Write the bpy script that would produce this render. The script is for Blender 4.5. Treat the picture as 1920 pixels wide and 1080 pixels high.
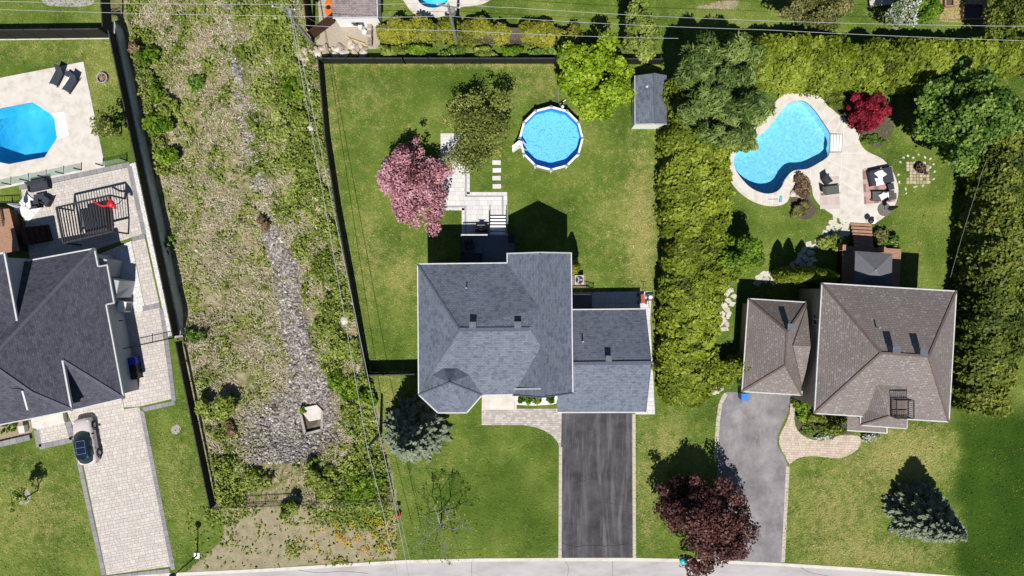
import bpy, bmesh, math, random
import numpy as np
from mathutils import Vector, Matrix
from mathutils.geometry import tessellate_polygon

for o in list(bpy.data.objects): bpy.data.objects.remove(o)
scene = bpy.context.scene
COL = scene.collection
R = math.radians
# ------------------------------------------------------------------ camera, sky, sun, exposure
HC = 64.0                     # flying height of the camera (m); the ground spans 96 x 54 m
cam_d = bpy.data.cameras.new('camera'); cam = bpy.data.objects.new('camera', cam_d); COL.objects.link(cam)
cam.location = (0, 0, HC); cam.rotation_euler = (0, 0, 0)
cam_d.sensor_width = 36; cam_d.lens = 24.0; cam_d.clip_end = 2000; cam_d.clip_start = 0.5
scene.camera = cam
SUN_EL = 58.2
w = bpy.data.worlds.new('World'); scene.world = w; w.use_nodes = True
nt = w.node_tree; bg = nt.nodes['Background']
sky = nt.nodes.new('ShaderNodeTexSky'); sky.sky_type = 'NISHITA'; sky.sun_disc = False
sky.sun_elevation = R(SUN_EL); sky.sun_rotation = R(180); sky.air_density = .85; sky.dust_density = .1; sky.ozone_density = 3.0
nt.links.new(sky.outputs[0], bg.inputs[0]); bg.inputs[1].default_value = 0.06
sd = bpy.data.lights.new('sun', 'SUN'); sd.energy = 5.0; sd.angle = R(0.53); sd.color = (1.0, 0.955, 0.89)
sun = bpy.data.objects.new('sun', sd); COL.objects.link(sun)
sun.rotation_euler = (R(90 - SUN_EL), 0, R(-1.7)); sun.location = (0, -40, 60)
scene.view_settings.view_transform = 'Standard'; scene.view_settings.look = 'None'
scene.view_settings.exposure = 0.28; scene.view_settings.gamma = 1.0
scene.render.engine = 'CYCLES'

# ------------------------------------------------------------------ helpers: places, objects, meshes
def P(px, py, z=0.0):
    """place of the photo point (px, py) if it lies at height z"""
    k = (1 - z / HC) / 20.0
    return Vector(((px - 960) * k, (540 - py) * k, z))
def PL(pts, z=0.0): return [P(a, b, z) for a, b in pts]
BASE = {}
def tag(o, label=None, cat=None, group=None, kind=None):
    if label: o['label'] = label
    if cat: o['category'] = cat
    if group: o['group'] = group
    if kind: o['kind'] = kind
    return o
def thing(name, label, cat, loc=(0, 0, 0), rotz=0.0, group=None):
    o = bpy.data.objects.new(name, None); COL.objects.link(o)
    o.location = loc; o.rotation_euler = (0, 0, rotz); o.empty_display_size = .3
    tag(o, label, cat, group); BASE[o.name] = Vector(loc)
    return o
def link_mesh(name, me, parent=None, base=None):
    o = bpy.data.objects.new(name, me); COL.objects.link(o)
    if parent is not None: o.parent = parent; BASE[o.name] = BASE[parent.name]
    else: BASE[o.name] = Vector(base) if base is not None else Vector((0, 0, 0)); o.location = BASE[o.name]
    return o
class MB:
    """collects shapes and links them as ONE mesh object"""
    def __init__(s): s.v = []; s.f = []; s.m = []; s.mi = 0
    def add(s, vs, fs):
        n = len(s.v); s.v += [tuple(q) for q in vs]; s.f += [tuple(i + n for i in f) for f in fs]; s.m += [s.mi] * len(fs); return s
    def box(s, c, d, rz=0.0, taper=1.0):
        x, y, z = d[0] / 2, d[1] / 2, d[2] / 2; ca, sa = math.cos(rz), math.sin(rz); vs = []
        for k in (-1, 1):
            t = taper if k > 0 else 1.0
            for (i, j) in ((-1, -1), (1, -1), (1, 1), (-1, 1)):
                a, b = i * x * t, j * y * t; vs.append((c[0] + a * ca - b * sa, c[1] + a * sa + b * ca, c[2] + k * z))
        return s.add(vs, [(3, 2, 1, 0), (4, 5, 6, 7), (0, 1, 5, 4), (1, 2, 6, 5), (2, 3, 7, 6), (3, 0, 4, 7)])
    def beam(s, p, q, wd, ht, up=Vector((0, 0, 1))):
        p = Vector(p); q = Vector(q); d = (q - p).normalized(); sd_ = d.cross(up)
        if sd_.length < 1e-4: sd_ = d.cross(Vector((0, 1, 0)))
        sd_.normalize(); u = sd_.cross(d).normalized(); a = sd_ * wd / 2; b = u * ht / 2
        vs = [p - a - b, p + a - b, p + a + b, p - a + b, q - a - b, q + a - b, q + a + b, q - a + b]
        return s.add(vs, [(0, 1, 2, 3), (7, 6, 5, 4), (0, 4, 5, 1), (1, 5, 6, 2), (2, 6, 7, 3), (3, 7, 4, 0)])
    def tube(s, p, q, r, r2=None, n=8, cap=True):
        p = Vector(p); q = Vector(q); r2 = r if r2 is None else r2; d = (q - p).normalized()
        a = d.cross(Vector((0, 0, 1)));
        if a.length < 1e-3: a = Vector((1, 0, 0))
        a.normalize(); b = d.cross(a); vs = []
        for c, rr in ((p, r), (q, r2)):
            for i in range(n):
                t = 2 * math.pi * i / n; vs.append(c + a * math.cos(t) * rr + b * math.sin(t) * rr)
        fs = [(i, (i + 1) % n, n + (i + 1) % n, n + i) for i in range(n)]
        if cap: fs += [tuple(range(n))[::-1], tuple(range(n, 2 * n))]
        return s.add(vs, fs)
    def path(s, pts, r, n=5):
        for a, b in zip(pts[:-1], pts[1:]): s.tube(a, b, r, n=n, cap=False)
        return s
    def lathe(s, c, prof, n=20):
        vs = []; fs = []
        for r, z in prof:
            for i in range(n):
                t = 2 * math.pi * i / n; vs.append((c[0] + r * math.cos(t), c[1] + r * math.sin(t), c[2] + z))
        for k in range(len(prof) - 1):
            for i in range(n): fs.append((k * n + i, k * n + (i + 1) % n, (k + 1) * n + (i + 1) % n, (k + 1) * n + i))
        fs.append(tuple(range((len(prof) - 1) * n, len(prof) * n)))
        fs.append(tuple(range(n))[::-1])
        return s.add(vs, fs)
    def prism(s, poly, z0, z1, holes=()):
        """vertical-sided slab over a world-space outline, with optional holes"""
        loops = [ccw([(p[0], p[1]) for p in poly])] + [ccw([(p[0], p[1]) for p in h])[::-1] for h in holes]
        flat = [q for l in loops for q in l]; n = len(flat)
        tris = tessellate_polygon([[Vector((a, b, 0)) for a, b in l] for l in loops])
        vs = [(a, b, z1) for a, b in flat] + [(a, b, z0) for a, b in flat]; fs = []
        for t in tris:
            a, b, c = [Vector((*flat[i], 0)) for i in t]
            if (b - a).cross(c - a).z < 0: t = t[::-1]
            fs.append(tuple(t)); fs.append(tuple(i + n for i in t[::-1]))
        k = 0
        for l in loops:
            m = len(l)
            for i in range(m): a, b = k + i, k + (i + 1) % m; fs.append((a, a + n, b + n, b))
            k += m
        return s.add(vs, fs)
    def build(s, name, mat, parent=None, world=True, base=None, smooth=False, uv=False):
        me = bpy.data.meshes.new(name); vs = s.v
        if parent is not None and world: b = BASE[parent.name]
        elif parent is None:
            if base is None:
                A = np.array(vs); base = (float((A[:, 0].min() + A[:, 0].max()) / 2), float((A[:, 1].min() + A[:, 1].max()) / 2), float(A[:, 2].min()))
            b = Vector(base) if world else Vector((0, 0, 0))
        else: b = Vector((0, 0, 0))
        me.from_pydata([(v[0] - b[0], v[1] - b[1], v[2] - b[2]) for v in vs], [], s.f)
        for m in (mat if isinstance(mat, (list, tuple)) else [mat]): me.materials.append(m)
        if any(s.m): me.polygons.foreach_set('material_index', s.m)
        if smooth: me.polygons.foreach_set('use_smooth', [True] * len(me.polygons))
        if uv: slope_uv(me)
        me.update()
        return link_mesh(name, me, parent, base)
def ccw(l):
    a = sum(l[i][0] * l[(i + 1) % len(l)][1] - l[(i + 1) % len(l)][0] * l[i][1] for i in range(len(l)))
    return list(l) if a > 0 else list(l)[::-1]
def inset(poly, d):
    l = ccw([(p[0], p[1]) for p in poly]); n = len(l); out = []
    for i in range(n):
        p0, p1, p2 = [Vector(l[(i + k) % n]) for k in (-1, 0, 1)]
        d1 = (p1 - p0).normalized(); d2 = (p2 - p1).normalized()
        n1 = Vector((-d1.y, d1.x)); n2 = Vector((-d2.y, d2.x)); b = n1 + n2
        if b.length < 1e-3: b = n1
        b.normalize(); out.append(p1 + b * d / max(.35, b.dot(n1)))
    return out
def slope_uv(me):
    """UVs in metres: u along the eave, v up the slope"""
    uvl = me.uv_layers.new(name='UVMap')
    for p in me.polygons:
        n = p.normal; e = Vector((0, 0, 1)).cross(n)
        if e.length < 1e-3: e = Vector((1, 0, 0))
        e.normalize(); u = n.cross(e)
        for li in p.loop_indices:
            c = me.vertices[me.loops[li].vertex_index].co; uvl.data[li].uv = (c.dot(e), c.dot(u))
def inpoly(X, Y, poly):
    X = np.asarray(X, float); Y = np.asarray(Y, float); r = np.zeros(X.shape, bool); n = len(poly)
    for i in range(n):
        x0, y0 = poly[i][:2]; x1, y1 = poly[(i + 1) % n][:2]
        if y0 == y1: continue
        c = ((y0 > Y) != (y1 > Y)) & (X < (x1 - x0) * (Y - y0) / (y1 - y0) + x0); r ^= c
    return r
def edgedist(X, Y, poly):
    d = np.full(np.shape(X), 1e9); n = len(poly)
    for i in range(n):
        x0, y0 = poly[i][:2]; x1, y1 = poly[(i + 1) % n][:2]; dx, dy = x1 - x0, y1 - y0
        t = np.clip(((X - x0) * dx + (Y - y0) * dy) / (dx * dx + dy * dy + 1e-9), 0, 1)
        d = np.minimum(d, np.hypot(X - x0 - t * dx, Y - y0 - t * dy))
    return d
def smooth(poly, k=3, closed=True):
    """Catmull-Rom through the points"""
    n = len(poly); out = []
    for i in range(n if closed else n - 1):
        g = lambda j: Vector(poly[j % n] if closed else poly[max(0, min(n - 1, j))])
        a, b, c, d = g(i - 1), g(i), g(i + 1), g(i + 2)
        for q in range(k):
            t = q / k; out.append(tuple(.5 * ((2 * b) + (c - a) * t + (2 * a - 5 * b + 4 * c - d) * t * t + (3 * b - a - 3 * c + d) * t ** 3)))
    if not closed: out.append(tuple(poly[-1]))
    return out

# ------------------------------------------------------------------ procedural materials
def nodes(name):
    m = bpy.data.materials.new(name); m.use_nodes = True; t = m.node_tree
    return m, t, t.nodes['Principled BSDF']
def N(t, kind, **kw):
    n = t.nodes.new('ShaderNode' + kind)
    for k, v in kw.items():
        if k in n.inputs: n.inputs[k].default_value = v
        else: setattr(n, k, v)
    return n
def ramp(t, fac, stops):
    r = N(t, 'ValToRGB'); e = r.color_ramp.elements
    while len(e) < len(stops): e.new(.5)
    for i, (p, c) in enumerate(stops): e[i].position = p; e[i].color = (*c, 1)
    t.links.new(fac, r.inputs[0]); return r.outputs[0]
def mixc(t, fac, a, b, mode='MIX'):
    n = N(t, 'Mix', data_type='RGBA', blend_type=mode)
    for s, v in ((0, fac), (6, a), (7, b)):
        if hasattr(v, 'links'): t.links.new(v, n.inputs[s])
        else: n.inputs[s].default_value = v if s == 0 else (*v, 1)
    return n.outputs[2]
def pos(t, scale=(1, 1, 1), rot=0.0, src='pos'):
    g = N(t, 'NewGeometry') if src == 'pos' else N(t, 'TexCoord')
    mp = N(t, 'Mapping'); mp.inputs['Scale'].default_value = scale; mp.inputs['Rotation'].default_value = (0, 0, rot)
    t.links.new(g.outputs['Position' if src == 'pos' else src], mp.inputs[0]); return mp.outputs[0]
def noise(t, vec, scale, detail=4, rough=.6, dist=0.0):
    n = N(t, 'TexNoise', Scale=scale, Detail=detail, Roughness=rough, Distortion=dist); t.links.new(vec, n.inputs['Vector']); return n.outputs['Fac']
def bump(t, bs, h, strength=.3, dist=.02):
    b = N(t, 'Bump', Strength=strength, Distance=dist); t.links.new(h, b.inputs['Height']); t.links.new(b.outputs[0], bs.inputs['Normal'])
def lin(r, g, b):
    f = lambda c: (c / 255 / 12.92) if c / 255 <= .04045 else ((c / 255 + .055) / 1.055) ** 2.4
    return (f(r) * .72, f(g) * .72, f(b) * .72)      # photo tone under this sun -> base colour
def mat(name, c1, c2=None, scale=2.0, rough=.85, bmp=0.0, bscale=None, stretch=(1, 1, 1), detail=5, c3=None, metal=0.0, rot=0.0, spread=.18, spec=.3):
    m, t, b = nodes(name); b.inputs['Roughness'].default_value = rough; b.inputs['Metallic'].default_value = metal
    b.inputs['Specular IOR Level'].default_value = spec
    if c2 is None: c2 = tuple(min(1, x * 1.18) for x in c1); c1 = tuple(x * .85 for x in c1)
    v = pos(t, stretch, rot); f = noise(t, v, scale, detail)
    st = [(.5 - spread, c1), (.5 + spread, c2)] if c3 is None else [(.5 - spread, c1), (.5, c2), (.5 + spread, c3)]
    t.links.new(ramp(t, f, st), b.inputs['Base Color'])
    if bmp: bump(t, b, noise(t, v, bscale or scale * 6, 3), bmp)
    return m
def shingles(name, ca, cb, cspot=None, row=.17, brick=.3, spot=.8, joint=.55):
    m, t, b = nodes(name); b.inputs['Roughness'].default_value = .9; b.inputs['Specular IOR Level'].default_value = .25
    uv = N(t, 'TexCoord').outputs['UV']
    br = N(t, 'TexBrick', Scale=1.0, **{'Mortar Size': .016, 'Brick Width': brick, 'Row Height': row, 'Bias': 0.0, 'Mortar Smooth': .4}); br.offset = .37
    t.links.new(uv, br.inputs['Vector'])
    br.inputs['Color1'].default_value = (*ca, 1); br.inputs['Color2'].default_value = (*cb, 1)
    br.inputs['Mortar'].default_value = (*[x * joint for x in ca], 1)
    c = br.outputs['Color']
    mp = N(t, 'Mapping'); mp.inputs['Scale'].default_value = (1 / brick, 1 / row, 1); t.links.new(uv, mp.inputs[0])
    vo = N(t, 'TexVoronoi', Scale=1.15 if cspot else .9, feature='F1'); t.links.new(mp.outputs[0], vo.inputs['Vector'])
    sp = N(t, 'SeparateColor'); t.links.new(vo.outputs['Color'], sp.inputs[0])
    if cspot:
        g = N(t, 'Math', operation='GREATER_THAN'); g.inputs[1].default_value = spot; t.links.new(sp.outputs[0], g.inputs[0])
        g2 = N(t, 'Math', operation='LESS_THAN'); g2.inputs[1].default_value = .46; t.links.new(vo.outputs['Distance'], g2.inputs[0])
        g3 = N(t, 'Math', operation='MULTIPLY'); t.links.new(g.outputs[0], g3.inputs[0]); t.links.new(g2.outputs[0], g3.inputs[1])
        c = mixc(t, g3.outputs[0], c, cspot)
    else:
        c = mixc(t, 1.0, c, ramp(t, sp.outputs[1], [(.12, (.78, .79, .81)), (.3, (1, 1, 1)), (.9, (1.08, 1.08, 1.08))]), 'MULTIPLY')
    f = noise(t, pos(t), .5, 4); c = mixc(t, 1.0, c, ramp(t, f, [(.3, (.9, .9, .9)), (.7, (1.08, 1.08, 1.08))]), 'MULTIPLY')
    t.links.new(c, b.inputs['Base Color'])
    bump(t, b, br.outputs['Fac'], .35, -.02)
    return m
def leafmat(name, stops, trans=.22, rough=.55):
    m, t, b = nodes(name); a = N(t, 'Attribute', attribute_name='tint')
    c = ramp(t, a.outputs['Fac'], stops); b.inputs['Roughness'].default_value = rough; b.inputs['Specular IOR Level'].default_value = .25
    t.links.new(c, b.inputs['Base Color']); tr = N(t, 'BsdfTranslucent'); t.links.new(c, tr.inputs[0])
    mx = N(t, 'MixShader'); mx.inputs[0].default_value = trans; out = t.nodes['Material Output']
    t.links.new(b.outputs[0], mx.inputs[1]); t.links.new(tr.outputs[0], mx.inputs[2]); t.links.new(mx.outputs[0], out.inputs[0]); return m
def watermat(name, tint, dens=.0):
    m, t, b = nodes(name); out = t.nodes['Material Output']; tr = N(t, 'BsdfTransparent'); tr.inputs[0].default_value = (*tint, 1)
    gl = N(t, 'BsdfGlossy', Roughness=.06); fr = N(t, 'Fresnel', IOR=1.33)
    bp = N(t, 'Bump', Strength=.12, Distance=.03); t.links.new(noise(t, pos(t), 3.2, 3), bp.inputs['Height'])
    t.links.new(bp.outputs[0], gl.inputs['Normal']); t.links.new(bp.outputs[0], fr.inputs['Normal'])
    mx = N(t, 'MixShader'); t.links.new(fr.outputs[0], mx.inputs[0]); t.links.new(tr.outputs[0], mx.inputs[1]); t.links.new(gl.outputs[0], mx.inputs[2])
    t.links.new(mx.outputs[0], out.inputs[0])
    if dens: va = N(t, 'VolumeAbsorption', Density=dens); va.inputs[0].default_value = (.12, .72, .96, 1); t.links.new(va.outputs[0], out.inputs['Volume'])
    return m
def glassmat(name, tint):
    m, t, b = nodes(name); tr = N(t, 'BsdfTransparent'); tr.inputs[0].default_value = (*tint, 1); df = N(t, 'BsdfDiffuse'); df.inputs[0].default_value = (.55, .68, .62, 1)
    mx = N(t, 'MixShader'); mx.inputs[0].default_value = .16; t.links.new(tr.outputs[0], mx.inputs[1]); t.links.new(df.outputs[0], mx.inputs[2]); t.links.new(mx.outputs[0], t.nodes['Material Output'].inputs[0]); return m
M = {}
M['white'] = mat('white_paint', (.74, .74, .73), (.82, .82, .81), rough=.5)
M['black'] = mat('black_metal', (.012, .012, .014), (.022, .022, .024), rough=.5)
M['fence_black'] = mat('black_fence_boards', (.008, .008, .008), (.02, .02, .017), 4, rough=.7, stretch=(1, 1, 6))
M['concrete'] = mat('light_concrete', lin(206, 198, 186), lin(224, 217, 207), 1.2, c3=lin(231, 226, 218), bmp=.1, bscale=20)
M['concrete_grey'] = mat('grey_concrete', lin(150, 146, 140), lin(190, 186, 178), 2.5, bmp=.2, bscale=15)
M['dark_fabric'] = mat('charcoal_fabric', (.028, .033, .048), (.045, .05, .068), 9, rough=.9)
M['olive_fabric'] = mat('grey_green_fabric', (.075, .08, .07), (.1, .105, .092), 9, rough=.9)
M['white_fabric'] = mat('white_fabric', (.75, .75, .75), (.86, .86, .85), 6, rough=.9)
M['glass'] = mat('window_glass', (.02, .026, .034), (.03, .036, .046), .8, rough=.08, spec=.6)
M['wood'] = mat('cedar_wood', lin(150, 112, 88), lin(196, 158, 132), 3, stretch=(1, 8, 1), bmp=.1)
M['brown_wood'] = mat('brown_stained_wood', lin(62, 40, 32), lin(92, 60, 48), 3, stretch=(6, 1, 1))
M['bark'] = mat('bark', (.06, .045, .034), (.13, .105, .085), 9, bmp=.5, stretch=(1, 1, .3))
M['grey_bark'] = mat('grey_bark', (.2, .19, .17), (.34, .33, .3), 9, bmp=.4, stretch=(1, 1, .3))
M['mulch'] = mat('dark_mulch', (.045, .034, .027), (.12, .095, .075), 14, bmp=.6)
M['steel'] = mat('galvanised_steel', (.34, .35, .36), (.46, .47, .48), 5, rough=.4, metal=.6)
M['pole_wood'] = mat('weathered_pole_wood', lin(120, 124, 118), lin(160, 164, 156), 5, stretch=(4, 4, .4))
M['white_gravel'] = mat('white_gravel', lin(150, 148, 146), lin(236, 235, 232), 16, c3=lin(245, 244, 242), bmp=.6, bscale=30, spread=.12)
# ------------------------------------------------------------------ the ground: lots, the drainage strip between them, pool pits
STRIP_L = [(190, -300), (205, -60), (217, 64), (260, 270), (318, 540), (338, 632), (345, 650), (405, 942), (408, 960)]
STRIP_R = [(545, -300), (560, -60), (585, 60), (605, 115), (619, 270), (665, 540), (694, 698), (722, 830), (745, 940), (746, 960)]
def xat(line, y): return np.interp(y, [p[1] for p in line], [p[0] for p in line])
def sstep(a, b, x): t = np.clip((x - a) / (b - a), 0, 1); return t * t * (3 - 2 * t)
POOL_R = smooth([(1462, 212), (1476, 196), (1492, 190), (1508, 190), (1524, 203), (1541, 226), (1556, 250), (1558, 268), (1553, 292), (1534, 306), (1512, 317), (1488, 320), (1474, 333), (1464, 352), (1452, 361), (1434, 363), (1410, 354), (1391, 336), (1377, 314), (1377, 293), (1392, 274), (1416, 260), (1440, 240)], 3)
POOL_L = [(-70, 217), (62, 192), (97, 215), (112, 238), (106, 262), (84, 295), (18, 308), (-70, 290)]
POOL_T = [(812 + 29 * math.cos(a), -4 + 19 * math.sin(a)) for a in np.linspace(0, 2 * math.pi, 24, endpoint=False)]
PITS = [[tuple(q) for q in PL(p)] for p in (POOL_R, POOL_L, POOL_T)]
def gz(X, Y):
    """height of the ground at world X, Y"""
    X = np.asarray(X, float); Y = np.asarray(Y, float); px = 960 + 20 * X; py = 540 - 20 * Y
    L = xat(STRIP_L, py) - 7; Rr = xat(STRIP_R, py); t = (px - L) / (Rr - L)
    DL = 1.7 - 1.5 * sstep(575, 650, py) - .2 * sstep(900, 955, py); DM = 1.5 - 1.2 * sstep(800, 900, py) - .3 * sstep(900, 955, py)
    z = np.where(t < .5, DL + (DM - DL) * sstep(0, .5, t), DM * (1 - sstep(.5, 1, t)))
    wob = .09 * np.sin(X * 1.7 + 1.3 * np.sin(Y * .9)) * np.sin(Y * 1.3 + X * .6) + .05 * np.sin(X * 3.9 + Y * 2.3)
    ins = (t > 0) & (t < 1) & (py < 956)
    return np.where(ins, -z + wob * np.clip(z, 0, 1), 0.0)
def G(px, py, up=0.0):
    p = P(px, py)
    for _ in range(3): p = P(px, py, float(gz(p.x, p.y)) + up)
    return p
BED = [(428, 40, 10), (440, 120, 12), (455, 200, 15), (470, 280, 16), (490, 380, 14), (512, 450, 22), (535, 500, 30), (540, 560, 28), (551, 620, 27), (568, 680, 30), (580, 730, 52), (556, 780, 92), (545, 830, 98), (520, 862, 60)]
def zones(X, Y):
    px = 960 + 20 * np.asarray(X, float); py = 540 - 20 * np.asarray(Y, float)
    L = xat(STRIP_L, py) - 7; Rr = xat(STRIP_R, py)
    strip = ((px > L) & (px < Rr) & (py < 958)).astype(float)
    soil = inpoly(px, py, [(418, 958), (560, 952), (700, 1000), (742, 960), (746, 1046), (560, 1064), (340, 1082), (420, 1010)]).astype(float)
    soil = np.maximum(soil, inpoly(px, py, [(1360, 0), (1384, 0), (1380, 16), (1330, 18), (1305, 14)]).astype(float))
    g = lambda cx, cy, sx, sy, a: a * np.exp(-((px - cx) / sx) ** 2 - ((py - cy) / sy) ** 2)
    dry = (g(1205, 430, 28, 160, .55) + g(1150, 420, 60, 90, .22) + g(690, 190, 80, 60, .22) + g(1000, 160, 70, 30, .3) + g(1090, 255, 60, 60, .12)
           + g(60, 960, 110, 90, .34) + g(330, 900, 45, 110, .26) + g(190, 130, 60, 90, .25) + g(60, 90, 90, 25, .2) + g(250, 680, 40, 80, .2)
           + g(1700, 850, 95, 60, .6) + g(1560, 960, 90, 90, .42) + g(1660, 1040, 120, 30, .45) + g(1245, 830, 60, 60, .35) + g(1215, 950, 30, 80, .3)
           + g(800, 870, 90, 40, .15) + g(690, 470, 30, 120, .3) + g(760, 520, 40, 60, .35) + g(730, 740, 25, 50, .35) + g(620, 300, 18, 200, .25) + g(900, 122, 300, 6, .4))
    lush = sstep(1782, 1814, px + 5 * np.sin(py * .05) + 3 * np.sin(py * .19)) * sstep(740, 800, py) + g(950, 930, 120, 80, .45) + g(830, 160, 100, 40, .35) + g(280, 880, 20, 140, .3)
    bed = np.zeros(px.shape)
    cx = np.interp(py, [b[1] for b in BED], [b[0] for b in BED]); hw = np.interp(py, [b[1] for b in BED], [b[2] for b in BED])
    bed = (1 - sstep(hw * .8, hw * 1.25, np.abs(px - cx))) * ((py > 30) & (py < 872))
    return dict(dry=np.clip(dry, 0, 1), strip=strip, soil=soil, lush=np.clip(lush, 0, 1), bed=bed)
def setattrs(me, d):
    for k, a in d.items():
        at = me.attributes.new(k, 'FLOAT', 'POINT'); at.data.foreach_set('value', np.asarray(a, np.float32).ravel())
def groundcolor(t, tuft=False):
    A = lambda n: N(t, 'Attribute', attribute_name=n).outputs['Fac']
    v = pos(t); n1 = noise(t, v, .22, 3); n2 = noise(t, v, 1.3, 6, .7); n3 = noise(t, v, 7.5, 4, .75)
    lawn = ramp(t, n1, [(.3, lin(74, 101, 34)), (.5, lin(101, 123, 49)), (.7, lin(130, 143, 70))])
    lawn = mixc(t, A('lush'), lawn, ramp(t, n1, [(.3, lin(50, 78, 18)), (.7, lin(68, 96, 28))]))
    ad = N(t, 'Math', operation='ADD'); t.links.new(n2, ad.inputs[0])
    ml = N(t, 'Math', operation='MULTIPLY'); t.links.new(A('dry'), ml.inputs[0]); ml.inputs[1].default_value = .62; t.links.new(ml.outputs[0], ad.inputs[1])
    sf = N(t, 'Math', operation='MULTIPLY_ADD'); t.links.new(n3, sf.inputs[0]); sf.inputs[1].default_value = 1.0; t.links.new(ad.outputs[0], sf.inputs[2])
    ls = N(t, 'Math', operation='MULTIPLY_ADD'); t.links.new(A('lush'), ls.inputs[0]); ls.inputs[1].default_value = -.22; t.links.new(sf.outputs[0], ls.inputs[2]); sf = ls
    st = N(t, 'MapRange'); st.inputs['From Min'].default_value = 1.05; st.inputs['From Max'].default_value = 1.38; st.inputs['To Max'].default_value = .88; t.links.new(sf.outputs[0], st.inputs[0])
    lawn = mixc(t, st.outputs[0], lawn, ramp(t, n3, [(.3, lin(138, 134, 72)), (.7, lin(190, 180, 122))]))
    wild = ramp(t, n2, [(.3, lin(92, 104, 48)), (.42, lin(128, 128, 84)), (.54, lin(168, 156, 128)), (.72, lin(196, 184, 160))])
    wild = mixc(t, A('bed'), wild, ramp(t, n3, [(.3, lin(96, 88, 80)), (.7, lin(160, 150, 138))]))
    c = mixc(t, A('strip'), lawn, wild)
    c = mixc(t, A('soil'), c, ramp(t, n2, [(.3, lin(146, 134, 112)), (.7, lin(186, 174, 150))]))
    if tuft: k = N(t, 'Attribute', attribute_name='tint').outputs['Fac']; c = mixc(t, 1.0, c, ramp(t, k, [(0, (.85, .88, .8)), (1, (1.4, 1.36, 1.3))]), 'MULTIPLY')
    else: c = mixc(t, 1.0, c, ramp(t, noise(t, v, 16, 3, .8), [(.28, (.66, .7, .62)), (.72, (1.24, 1.22, 1.16))]), 'MULTIPLY')
    return c, n3
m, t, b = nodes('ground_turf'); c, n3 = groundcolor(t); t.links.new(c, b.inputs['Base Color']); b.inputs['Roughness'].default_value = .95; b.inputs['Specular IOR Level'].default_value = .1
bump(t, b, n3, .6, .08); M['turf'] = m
m, t, b = nodes('grass_blades'); c, n3 = groundcolor(t, True); t.links.new(c, b.inputs['Base Color']); b.inputs['Roughness'].default_value = .8; b.inputs['Specular IOR Level'].default_value = .15; M['tuft'] = m
def fast_mesh(name, V, F, mats, smooth=False):
    """V (n,3), F (m,k) arrays"""
    me = bpy.data.meshes.new(name); V = np.asarray(V, np.float32); F = np.asarray(F, np.int32); k = F.shape[1]
    me.vertices.add(len(V)); me.vertices.foreach_set('co', V.ravel()); me.loops.add(F.size); me.loops.foreach_set('vertex_index', F.ravel())
    me.polygons.add(len(F)); me.polygons.foreach_set('loop_start', np.arange(len(F), dtype=np.int32) * k)
    try: me.polygons.foreach_set('loop_total', np.full(len(F), k, np.int32))
    except Exception: pass
    if smooth: me.polygons.foreach_set('use_smooth', np.ones(len(F), bool))
    for q in (mats if isinstance(mats, (list, tuple)) else [mats]): me.materials.append(q)
    me.update(calc_edges=True); return me
xs = np.concatenate([[-600, -250, -110, -70], np.arange(-56, 56.01, .3), [70, 110, 250, 600]]); ys = np.concatenate([[-600, -250, -90, -50], np.arange(-34, 34.01, .3), [50, 90, 250, 600]])
XX, YY = np.meshgrid(xs, ys); ZZ = gz(XX, YY)
for pit in PITS:
    near = inpoly(XX, YY, pit) | (edgedist(XX, YY, pit) < .42); ZZ = np.where(near, -2.9, ZZ)
nx, ny = len(xs), len(ys); ii = (np.arange(ny - 1)[:, None] * nx + np.arange(nx - 1)[None]).ravel()
me = fast_mesh('ground', np.stack([XX.ravel(), YY.ravel(), ZZ.ravel()], 1), np.stack([ii, ii + 1, ii + nx + 1, ii + nx], 1), M['turf'])
setattrs(me, zones(XX.ravel(), YY.ravel())); ground = link_mesh('ground', me); tag(ground, kind='structure')

# ------------------------------------------------------------------ road, kerb, asphalt drives
def strip_along(pts, wd, z0, z1, mb=None, side=0.0):
    """a band of width wd along world points; side shifts it to the left of travel"""
    mb = mb or MB(); q = [Vector((p[0], p[1])) for p in pts]; n = len(q); l = []; r = []
    for i in range(n):
        d = (q[min(i + 1, n - 1)] - q[max(i - 1, 0)]).normalized(); nn = Vector((-d.y, d.x)); l.append(q[i] + nn * (side + wd / 2)); r.append(q[i] + nn * (side - wd / 2))
    return mb.prism(l + r[::-1], z0, z1)
EDGE = [(-700, 1135), (0, 1098), (190, 1088), (325, 1078), (480, 1071), (760, 1054), (900, 1051), (1060, 1050), (1190, 1050), (1330, 1053), (1470, 1060), (1600, 1068), (1720, 1078), (1920, 1094), (2600, 1150)]
M['road'] = mat('pale_asphalt_road', lin(172, 168, 168), lin(192, 188, 188), .8, c3=lin(203, 199, 198), bmp=.2, bscale=25, stretch=(.35, 1, 1))
M['asphalt'] = mat('dark_asphalt', lin(56, 54, 58), lin(74, 72, 76), 1.3, c3=lin(126, 124, 128), bmp=.3, bscale=22, stretch=(1.0, .16, 1), spread=.2)
M['asphalt_grey'] = mat('worn_grey_asphalt', lin(126, 122, 124), lin(158, 154, 156), .9, c3=lin(186, 182, 183), bmp=.3, bscale=22, stretch=(1, .3, 1), spread=.2)
M['crack'] = mat('crack_filler', (.02, .02, .02))
M['pale_stone'] = mat('pale_edging_stone', lin(186, 176, 160), lin(212, 203, 190), 5, bmp=.2)
tag(MB().prism(PL(EDGE) + [P(2600, 1500), P(-700, 1500)], -.05, .004).build('road', M['road']), kind='structure')
kb = MB(); strip_along(PL(EDGE), .3, -.05, .035, kb, .06); tag(kb.build('kerb', M['concrete']), kind='structure')
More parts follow.
